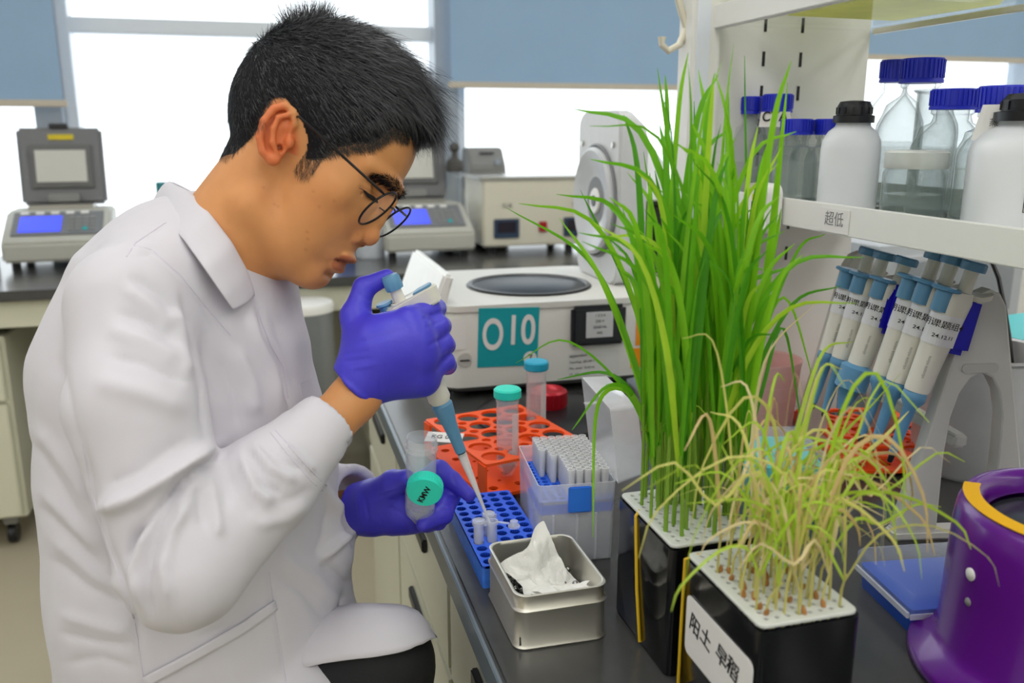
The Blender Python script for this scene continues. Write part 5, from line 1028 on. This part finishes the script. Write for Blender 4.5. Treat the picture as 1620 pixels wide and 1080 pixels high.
# ---------------- lab coat
cf = Field((-.66, .44, .52), (.25, 1.22, 1.22), .0033)
E2 = T0 - np.array([0, 0, T0[2]]); E2 /= np.linalg.norm(E2)
sec = [((332, 398), .885, 78, .085), ((303, 470), .885, 160, .130), ((284, 590), .89, 196, .146), ((306, 740), .905, 208, .150), ((324, 900), .925, 212, .16), ((350, 1090), .955, 220, .175), ((365, 1220), .975, 225, .185)]
for (p0, c0, r0, d0), (p1, c1, r1, d1) in zip(sec[:-1], sec[1:]): cf.econe(W(*p0, c0), W(*p1, c1), (px(r0, c0), d0), (px(r1, c1), d1), E2, .03)
cf.cone(W(300, 415, .85), W(208, 474, .75), px(58, .8), px(76, .74), .04); cf.cone(W(330, 430, .95), W(270, 480, 1.04), px(60, .9), px(70, 1.), .05)   # shoulders
cf.cone(W(200, 488, .735), W(215, 640, .71), px(82, .73), px(100, .71), .035); cf.cone(W(215, 640, .71), W(288, 895, .70), px(100, .71), px(97, .70), .02)
cf.cone(W(292, 898, .70), W(420, 765, .745), px(94, .70), px(78, .745), .012); cf.cone(W(420, 765, .745), W(523, 662, .785), px(78, .745), px(50, .785), .01)
cf.cone(W(270, 480, 1.03), W(400, 830, 1.05), .07, .065, .02); cf.cone(W(400, 830, 1.05), W(562, 788, .965), .06, px(56, .96), .012)
# coat front bulging below the forearm, skirt over the thigh
cf.cone(W(480, 760, .90), W(505, 860, .915), px(48, .9), px(52, .91), .03); cf.cone(W(490, 960, .93), W(500, 1040, .94), px(52, .93), px(60, .93), .03)
cf.econe(W(400, 1060, .91), W(502, 1066, .885), (px(100, .91), .11), (px(66, .885), .10), E2, .025)
# cut the sleeve ends and hollow them
wa, wb = W(420, 765, .745), W(523, 662, .785); dv = (wb - wa) / np.linalg.norm(wb - wa)
CP_, CQ_ = None, None
def cut_end(p, d, r, depth, inner):
    sl, X, Y, Z = cf.sub(np.array(p) - .085, np.array(p) + .085); dd = (X - p[0]) * d[0] + (Y - p[1]) * d[1] + (Z - p[2]) * d[2]
    rr = np.sqrt(np.maximum((X - p[0]) ** 2 + (Y - p[1]) ** 2 + (Z - p[2]) ** 2 - dd ** 2, 0)); cyl = np.maximum(rr - r, -dd)
    cf.comb(sl, np.broadcast_to(cyl, cf.f[sl].shape).astype(np.float32), 0, True); cyl = np.maximum(rr - inner, -(dd + depth)); cf.comb(sl, np.broadcast_to(cyl, cf.f[sl].shape).astype(np.float32), .003, True)
cut_end(W(529, 664, .787), dv, .05, .03, px(42, .785))
wa, wb = W(430, 822, 1.03), W(556, 792, .963); d2_ = (wb - wa) / np.linalg.norm(wb - wa); cut_end(W(567, 789, .958), d2_, .06, .03, px(40, .96))
KP, KQ = cf.mesh(5)
m_coat = mat('white_coat_cotton', 'd0cdd4', .85, var=.02, scale=30, bump=.06, bscale=1500, sheen=.1)
KN = vnormals(KP, KQ)
def strokes(lst):
    """press folds into the cloth: (polyline, half width, height in mm)"""
    global KP
    x, y, c = proj(KP); disp = np.zeros(len(KP)); face = np.clip((KN @ -_fw) * 2.5 + .4, 0, 1)
    lim = np.ones(len(KP))
    for pts, rad, mm in lst:
        d, t = segdist(x, y, pts); disp += mm * .0013 * (np.exp(-(d / rad) ** 2) if mm > 0 else np.exp(-np.sqrt(d * d + 4) / (rad * .75))) * np.clip(np.minimum(t, 1 - t) * 5 + .15, 0, 1)
    KP = KP + KN * (disp * face)[:, None]
strokes([([(288, 470), (306, 530), (318, 580), (324, 640), (328, 700)], 9, -8), ([(276, 480), (292, 540), (300, 600)], 12, 4),
    ([(205, 432), (250, 462), (285, 500)], 11, -4), ([(195, 452), (240, 485), (275, 520)], 12, 3), ([(185, 492), (235, 510), (280, 548)], 10, -4), ([(170, 520), (230, 540), (290, 575)], 14, 3.5), ([(172, 562), (225, 572), (300, 608)], 10, -4.5), ([(150, 600), (220, 620), (300, 650)], 16, 3),
    ([(360, 715), (310, 742), (261, 795), (210, 850), (196, 893)], 8, -13), ([(150, 808), (215, 786), (280, 745), (348, 702)], 13, 9), ([(160, 770), (220, 745), (300, 690)], 14, -3),
    ([(292, 768), (252, 830), (236, 890), (232, 940), (242, 985)], 7, -6), ([(270, 770), (228, 840), (212, 900), (222, 960)], 9, 5), ([(300, 790), (270, 840), (258, 900), (270, 960)], 9, 4), ([(278, 800), (264, 850), (264, 885)], 5, -4), ([(312, 768), (318, 800), (322, 838)], 7, -4), ([(332, 760), (342, 810), (346, 850)], 9, 3), ([(360, 750), (362, 800)], 7, -2.5),
    ([(398, 702), (432, 742), (470, 764)], 7, 4), ([(380, 718), (405, 775), (432, 798)], 8, 4), ([(412, 702), (448, 732), (482, 742)], 5, -4), ([(390, 712), (418, 765), (450, 785)], 6, -4.5), ([(442, 698), (476, 728), (500, 745)], 6, 3.5), ([(355, 735), (382, 790), (400, 815)], 9, -3), ([(430, 800), (470, 785), (500, 770)], 9, -2.5), ([(405, 830), (450, 820), (490, 795)], 10, 2.5),
    ([(40, 690), (90, 760), (130, 835)], 10, -3.5), ([(52, 672), (105, 735), (145, 800)], 12, 3), ([(58, 800), (110, 850), (165, 905)], 9, -3.5), ([(60, 770), (118, 828), (160, 870)], 11, 3), ([(75, 880), (140, 930), (205, 965)], 9, -3.5), ([(80, 850), (140, 900), (190, 935)], 10, 2.5), ([(90, 1000), (150, 1015), (215, 1022)], 8, -3), ([(95, 970), (160, 990), (210, 1000)], 10, 2.5), ([(100, 1050), (160, 1040), (220, 1060)], 9, -2.5),
    ([(130, 690), (145, 780), (170, 860), (212, 978), (228, 1080)], 6, -4), ([(90, 560), (110, 640), (125, 720)], 14, -3),
    ([(406, 478), (420, 530), (443, 572), (453, 605), (460, 650)], 5, -7), ([(395, 490), (412, 540), (434, 585), (446, 650)], 9, 3.5), ([(430, 500), (455, 560), (470, 620)], 9, -3),
    ([(200, 405), (214, 384), (262, 350)], 4, -2.5), ([(205, 405), (240, 400), (275, 428), (310, 470), (350, 520), (400, 570)], 6, -3), ([(345, 560), (370, 620), (380, 680)], 12, -3), ([(375, 545), (398, 610), (405, 660)], 12, 3),
    ([(512, 770), (540, 810), (556, 842), (525, 868), (506, 886)], 7, 6), ([(520, 800), (512, 850), (500, 880)], 9, -4), ([(506, 890), (535, 905), (556, 930)], 5, -6), ([(550, 925), (533, 990), (540, 1045)], 7, -7), ([(432, 905), (480, 935), (525, 990)], 10, -3.5), ([(440, 880), (500, 915), (540, 960)], 12, 3), ([(425, 905), (440, 1000), (452, 1075)], 4, -2.5), ([(300, 1010), (380, 985), (430, 940)], 14, -2), ([(570, 960), (600, 985), (640, 990)], 9, -3), ([(575, 1020), (610, 1005), (660, 1005)], 8, 3)])
# fine random creasing of the cotton
from mathutils import noise as _n2
_x = KP * 1.0; KN = vnormals(KP, KQ)
wv = np.array([_n2.noise(Vector((p[0] * 26, p[1] * 26, p[2] * 14))) + .5 * _n2.noise(Vector((p[0] * 60, p[1] * 60, p[2] * 40))) for p in KP[::1]]) if len(KP) < 400000 else 0
KP = KP + KN * (np.asarray(wv) * .0011)[:, None]
COAT = pobj('lab_coat', KP, KQ, m_coat)
BV = BVHTree.FromPolygons([Vector(p) for p in KP], [tuple(map(int, q)) for q in KQ])
def drape(x, y, off=.001):
    r = Vector(ray(x, y)).normalized(); h = BV.ray_cast(Vector(_c0), r)
    return (np.array(h[0]) + np.array(h[1]) * off) if h[0] is not None else None
SHF = np.array([.16, -.80, 0])
def densify(pts, step=9):
    out = []
    for (x0, y0), (x1, y1) in zip(pts[:-1], pts[1:]):
        n = max(1, int(math.hypot(x1 - x0, y1 - y0) / step)); out += [(x0 + (x1 - x0) * k / n, y0 + (y1 - y0) * k / n) for k in range(n)]
    return out + [pts[-1]]
m_seam = mat('coat_seam', 'cfcad6', .9, var=.02)
def seam(pts, r=.0007):
    q = [drape(*p, off=-.0001) for p in densify(pts)]; q = [p + SHF for p in q if p is not None]
    if len(q) > 2: MB().tube(q, r, 6).build('seam', m_seam, COAT)
for l in ([(200, 406), (214, 384), (262, 352)], [(130, 700), (145, 780), (170, 860), (212, 978), (228, 1080)], [(436, 680), (470, 720), (500, 752), (517, 768)], [(428, 684), (462, 726), (492, 760), (510, 776)], [(426, 905), (440, 1000), (452, 1078)], [(212, 388), (240, 395), (285, 435), (330, 490), (365, 530)]): seam(l)
def strip(pl1, pl2, name, th=.0022, off=.0008, m=None, rows=4):
    """a cloth strip between two outlines, laid on the coat"""
    n = 16; lerp = lambda pl, t: tuple(np.interp(t * (len(pl) - 1), range(len(pl)), [p[i] for p in pl]) for i in (0, 1)); G = []
    for i in range(n + 1):
        a, b = lerp(pl1, i / n), lerp(pl2, i / n); row = []
        for j in range(rows + 1):
            x, y = a[0] + (b[0] - a[0]) * j / rows, a[1] + (b[1] - a[1]) * j / rows; p = drape(x, y, off + th); 
            row.append(p if p is not None else (row[-1] if row else (G[-1][0] if G else np.zeros(3))))
        G.append(row)
    G = np.array(G) + SHF; vs = G.reshape(-1, 3); k = rows + 1; fs = [(i * k + j, i * k + j + 1, (i + 1) * k + j + 1, (i + 1) * k + j) for i in range(n) for j in range(rows)]
    o = MB().add([tuple(v) for v in vs], fs).build(name, m or m_coat, COAT, ang=70); md = o.modifiers.new('cloth', 'SOLIDIFY'); md.thickness = th; md.offset = 0; return o
strip([(228, 1068), (300, 1030), (380, 985), (433, 948)], [(230, 1086), (302, 1046), (384, 1001), (437, 962)], 'pocket_welt')
seam([(474, 606), (484, 603), (494, 601)], .0006); seam([(474, 606), (476, 616), (478, 628)], .0006)
# collar: fold line and falling outer edge, near side then round the back of the neck to the far side
CL = [((404, 468, .812), (366, 489, .772)), ((392, 432, .802), (350, 466, .762)), ((368, 388, .788), (321, 424, .757)), ((336, 346, .792), (288, 377, .775)), ((303, 308, .82), (256, 348, .81)), ((268, 292, .87), (240, 336, .875)), ((276, 292, .93), (250, 330, .95)), ((308, 308, .975), (288, 345, 1.0)), ((345, 345, .985), (345, 385, 1.02)), ((385, 392, .97), (400, 405, 1.0)), ((414, 440, .935), (446, 437, .955)), ((412, 462, .90), (462, 482, .925))]
n = 44; G = []
ip = lambda idx, t: np.array([np.interp(t * (len(CL) - 1), range(len(CL)), [c[idx][i] for c in CL]) for i in range(3)])
for i in range(n + 1):
    t = i / n; a, b = W(*ip(0, t)), W(*ip(1, t)); o_ = (b - a); up_ = np.array([0, 0, 1.]); ctr = W(345, 395, .885); outw = a - ctr; outw -= up_ * (outw @ up_) * .5; outw /= np.linalg.norm(outw)
    tuck = a - up_ * .022 - outw * .004; roll = a + up_ * .003; G.append([tuck, a - up_ * .008, roll - outw * .001, roll + outw * .003 + o_ * .06, a + o_ * .35 + outw * .006, a + o_ * .7 + outw * .005, b + outw * .004])
G = np.array(G) + SHF; k = 7; vs = [tuple(v) for v in G.reshape(-1, 3)]; fs = [(i * k + j, i * k + j + 1, (i + 1) * k + j + 1, (i + 1) * k + j) for i in range(n) for j in range(k - 1)]
o = MB().add(vs, fs).build('collar', m_coat, COAT, ang=80); md = o.modifiers.new('cloth', 'SOLIDIFY'); md.thickness = .0022; md.offset = 0; md = o.modifiers.new('soften', 'SUBSURF'); md.levels = md.render_levels = 1
# turned-back lapel edge beside the placket
seam([(407, 488), (416, 515), (428, 545), (448, 580), (456, 630)], .0008)
# ---------------- gloves
m_glove = mat('purple_nitrile', '463fcc', .42, var=.05, scale=60, bump=.10, bscale=260, spec=.5)
def hand(name, prims, h=.0016, wr=(), cut=None):
    pts = np.array([W(*p[:3]) for pr in prims for p in pr[:2]]); f = Field(pts.min(0) - .045, pts.max(0) + .045, h)
    for pr in prims:
        (x0, y0, c0, r0), (x1, y1, c1, r1) = pr[:2]; k = pr[2] if len(pr) > 2 else .006
        f.cone(W(x0, y0, c0), W(x1, y1, c1), px(r0, c0), px(r1, c1), k)
    if cut:
        f.half(*cut[0]); p, d, r_ = cut[1]; sl, X, Y, Z = f.sub(f.lo, f.lo + f.h * f.n); dd = (X - p[0]) * d[0] + (Y - p[1]) * d[1] + (Z - p[2]) * d[2]
        rr = np.sqrt(np.maximum((X - p[0]) ** 2 + (Y - p[1]) ** 2 + (Z - p[2]) ** 2 - dd ** 2, 0)); f.comb(sl, np.broadcast_to(np.maximum(rr - r_, dd - .02), f.f.shape).astype(np.float32), .002, True)
    P, Q = f.mesh(1); N = vnormals(P, Q); x, y, c = proj(P)
    for pts_, rad, dep in wr:                       # creases and stretched folds of the thin glove
        d, t = segdist(x, y, pts_); facing = (N @ -_fw) > -.1; P = P + N * (dep * np.exp(-(d / rad) ** 2) * np.sin(np.clip(t, 0, 1) * math.pi) ** .5 * facing)[:, None]
    return pobj(name, P, Q, m_glove)
wd = W(590, 590, .815) - W(545, 635, .813); wd /= np.linalg.norm(wd)
RH = [((540, 640, .812, 40), (578, 590, .815, 42)), ((578, 590, .815, 42), (608, 545, .815, 48), .012), ((595, 600, .822, 36), (668, 598, .832, 30), .012),
      ((605, 550, .815, 46), (648, 514, .812, 30), .012), ((605, 555, .815, 44), (660, 538, .808, 29), .012), ((605, 565, .818, 42), (666, 564, .812, 28), .012), ((605, 580, .82, 40), (660, 592, .822, 27), .012),
      ((648, 512, .812, 26), (680, 490, .836, 18), .005), ((660, 538, .808, 25), (693, 516, .834, 18), .004), ((666, 565, .812, 24), (700, 543, .836, 17.5), .004), ((662, 594, .822, 23), (703, 572, .842, 16.5), .004),
      ((680, 490, .836, 18), (690, 488, .868, 16), .003), ((690, 488, .868, 15), (668, 500, .886, 13), .003), ((693, 516, .834, 18), (698, 516, .868, 16), .003), ((698, 516, .868, 15), (672, 524, .888, 13), .003),
      ((700, 543, .836, 17.5), (705, 546, .868, 15), .003), ((705, 546, .868, 15), (680, 552, .888, 13), .003), ((703, 572, .842, 16.5), (708, 578, .868, 14), .003), ((708, 578, .868, 14), (686, 582, .884, 12), .003),
      ((580, 575, .82, 38), (562, 500, .83, 23), .014), ((562, 500, .83, 22), (576, 455, .835, 17), .006), ((576, 455, .835, 17), (612, 438, .834, 13), .004)]
hand('glove', RH, wr=[([(560, 545), (640, 520)], 5, -.0006), ([(545, 560), (585, 555)], 3, -.0005), ([(543, 572), (590, 566)], 3, -.0006), ([(548, 585), (600, 575)], 3.5, .0006),
    ([(668, 505), (700, 492)], 3, -.0010), ([(672, 520), (705, 505)], 2.5, -.0008), ([(676, 548), (710, 530)], 3, -.0010), ([(690, 585), (715, 560)], 3, -.0008), ([(665, 492), (685, 500)], 3, -.0007),
    ([(574, 470), (594, 478)], 2.2, -.0008), ([(572, 478), (592, 486)], 2.2, -.0008), ([(562, 463), (575, 470)], 3, -.0006), ([(540, 600), (590, 640)], 4, .0010), ([(530, 590), (585, 645)], 4, .0008), ([(600, 600), (606, 640)], 3, -.0006)],
    cut=((W(557, 611, .813), -wd), (W(557, 611, .813), wd, px(36, .813))))
LD = W(600, 800, .945) - W(560, 800, .96); LD /= np.linalg.norm(LD)
LH = [((545, 806, .962, 40), (590, 803, .948, 41)), ((590, 803, .948, 41), (640, 796, .938, 42), .012), ((640, 796, .938, 42), (668, 785, .945, 32), .012),
      ((595, 790, .93, 32), (622, 764, .905, 21), .012), ((622, 764, .905, 20), (642, 756, .892, 14.5), .005),
      ((660, 775, .948, 25), (694, 746, .944, 18.5), .008), ((694, 746, .944, 18), (716, 760, .936, 14.5), .004), ((716, 760, .936, 14), (742, 783, .925, 11), .003),
      ((668, 795, .95, 24), (710, 785, .944, 17.5), .006), ((710, 785, .944, 17.5), (700, 814, .918, 16), .004), ((700, 814, .918, 15.5), (670, 829, .898, 12), .004),
      ((630, 812, .942, 34), (676, 822, .938, 20), .008), ((676, 822, .938, 18), (694, 826, .925, 13), .004)]
hand('glove', LH, wr=[([(575, 775), (585, 830)], 3, -.0008), ([(565, 780), (572, 835)], 3, .0008), ([(590, 790), (640, 770)], 3, -.0007), ([(600, 775), (640, 765)], 2.5, -.0006), ([(612, 800), (655, 822)], 4, -.0006), ([(714, 748), (722, 768)], 2.5, -.0009), ([(695, 800), (714, 806)], 2.5, -.0008)],
    cut=((W(561, 804, .957), -LD), (W(561, 804, .957), LD, px(36, .96))))
# dangling glove cuff edge below the near wrist
# ---------------- the held pipette with its tip
HPT = thing('pipette', (0, 0, 0), 0, 'blue and white pipette held upright in the raised purple glove', 'pipette')
bt, tp_ = W(695, 634, .872), W(635, 482, .834); TE = Vector((.2027, .8138, .838)); ax = (Vector(tp_) - TE).normalized(); SCL = (Vector(tp_) - TE).length / .3595; bt = TE + ax * (.2225 * SCL)   # the tip ends inside the open microtube
lo = [[(x, y, z) for x, y in rrect(w_, d_, min(w_, d_) * .48, 6)] for z, w_, d_ in ((-.012, .026, .026), (-.006, .032, .031), (.004, .031, .031), (.06, .028, .032), (.105, .027, .032), (.128, .028, .034), (.137, .029, .034))]
MB().loft(lo).build('handle_body', m_pipe, HPT, ang=60)
MB().loft([[(x, y, z + .25 * max(0, x) - 6 * max(0, x - .03) ** 2) for x, y in rrect(.075, .030, .013, 6, .016, 0)] for z in (.116, .130, .140)]).build('finger_rest', m_pipe, HPT, bevel=.002, ang=60)
MB().loft([[(x, y, z + .25 * max(0, x) - 6 * max(0, x - .03) ** 2) for x, y in rrect(.028, .020, .008, 5, .034, 0)] for z in (.139, .1425)]).build('blue_inlay', m_pblue, HPT, bevel=.001, ang=60)
MB().lathe([(.0135, .139), (.0135, .1425), (.0105, .1428), (.0105, .139)], 24, cap=False).build('collar_ring', m_pipe, HPT)
MB().lathe([(.0085, .136), (.0080, .162)], 18).build('plunger_stem', m_pipe, HPT); MB().lathe([(.0120, .160), (.0125, .163), (.0125, .176), (.0105, .180), (.002, .181)], 10, cap=True).build('plunger_button', m_pblue, HPT)
MB().lathe([(.009, .118), (.009, .142), (.012, .144), (.011, .147), (.002, .147)], 16, Matrix.Translation((-.022, .004, 0))).build('ejector_button', m_pblue, HPT)
MB().lathe([(.0115, -.010), (.0150, -.016), (.0135, -.030), (.0105, -.045), (.0085, -.070), (.0078, -.092)], 24).build('lower_barrel', m_pblue, HPT)
MB().lathe([(.0062, -.091), (.0062, -.098), (.005, -.099)], 18).build('nozzle', m_dark, HPT)
MB().lathe([(.0068, -.094), (.0066, -.100), (.0060, -.112), (.0028, -.172), (.0012, -.222), (.0006, -.2225), (.0020, -.172), (.0052, -.112), (.0058, -.094)], 20, cap=False).build('disposable_tip', clearmat('tip_plastic', 'eef2f5', .38, .2), HPT)
z = ax; xr = Vector(_rt); xr = (xr - z * xr.dot(z)).normalized(); yr = z.cross(xr); HPT.matrix_world = Matrix.Translation(bt) @ Matrix((xr, yr, z)).transposed().to_4x4() @ Matrix.Scale(SCL, 4)
# ---------------- the held tube and its cap
tb = thing('centrifuge_tube', (0, 0, 0), 0, 'open clear centrifuge tube held in the lower purple glove', 'tube'); tube50_body(tb, .100, .0155, True)
MB().lathe([(.0157, .0855), (.0166, .087), (.0157, .0885), (.0157, .091), (.0166, .0925), (.0157, .094)], 32, cap=False).build('screw_thread', m_pp, tb)
MB().lathe([(.002, .004), (.0142, .021), (.0142, .05), (.002, .05)], 28).build('liquid', clearmat('pale_liquid', 'dfe6f2', .30, .1), tb)
b0, t0 = W(664, 827, .912), W(667, 699, .878); zz = (Vector(t0) - Vector(b0)).normalized(); xx = Vector(_rt); xx = (xx - zz * xx.dot(zz)).normalized(); tb.matrix_world = Matrix.Translation(b0) @ Matrix((xx, zz.cross(xx), zz)).transposed().to_4x4()
cp = thing('turquoise_screw_cap', (0, 0, 0), 0, 'turquoise screw cap with handwriting held against the open tube', 'cap')
MB().lathe([(.0155, 0), (.0175, 0), (.0176, .010), (.0168, .0125), (.002, .0128)], 40).build('cap_shell', m_tcap, cp)
kn = MB()
for k in range(40): a = 2 * math.pi * k / 40; kn.box(-.0004, .0004, -.0003, .0004, .001, .0095, Matrix.Translation((.0176 * math.cos(a), .0176 * math.sin(a), 0)) @ Matrix.Rotation(a - 1.5708, 4, 'Z'))
kn.build('knurling', m_tcap, cp); obj('lettering', textmesh('KMW', .0085, .0001, bold=.0002), m_ink, cp, (0, -.002, .0130), (0, 0, R(62)))
zc = Vector(-_fw * .80 - _up * .50).normalized(); xc = Vector(_rt); xc = (xc - zc * xc.dot(zc)).normalized(); cp.matrix_world = Matrix.Translation(W(673, 766, .866)) @ Matrix((xc, zc.cross(xc), zc)).transposed().to_4x4()
# ---------------- trousers
tf = Field((-.60, .45, .03), (.28, 1.25, .80), .008)
for a, kn_ in LEG: tf.cone(a, kn_, .072, .0525, .02); tf.cone(kn_, kn_ + (-.03, 0, -.42), .052, .050, .02)
tf.cone(LEG[0][0], LEG[1][0], .09, .09, .03)
TP, TQ = tf.mesh(2); pobj('trousers', TP, TQ, mat('black_trousers', '17181b', .8, var=.15, bump=.3, bscale=500))
BV = BVHTree.FromPolygons([Vector(p) for p in TP], [tuple(map(int, q)) for q in TQ])
strip([(470, 985), (530, 968), (585, 966), (635, 968), (660, 980), (688, 1006)], [(472, 1060), (540, 1046), (592, 1041), (631, 1034), (660, 1022), (689, 1008)], 'coat_skirt', th=.003, off=.004, rows=8)
kf = thing('stool', (-.20, .80, 0), 0, 'round lab stool under the seated person', 'stool'); MB().lathe([(.16, .50), (.17, .515), (.16, .535), (.02, .54)], 32).build('seat', m_dark, kf); MB().cyl(.025, .06, .505, 16).build('column', m_steel, kf); MB().lathe([(.22, 0), (.22, .015), (.05, .06), (.02, .065)], 32).build('base', m_dark, kf)
for sg in (0, 1):
    q = W(645, 1032, .90 + .06 * sg); MB().loft([[(x * k_, y * k_ * .8, z_) for x, y in rrect(.27, .10, .045, 5)] for z_, k_ in ((0, 1), (.03, 1.02), (.06, .85), (.085, .5))]).build('shoe', m_dark, PERSON, loc=(.02 + .16, .76 + sg * .13 - .80, 0), ang=60)
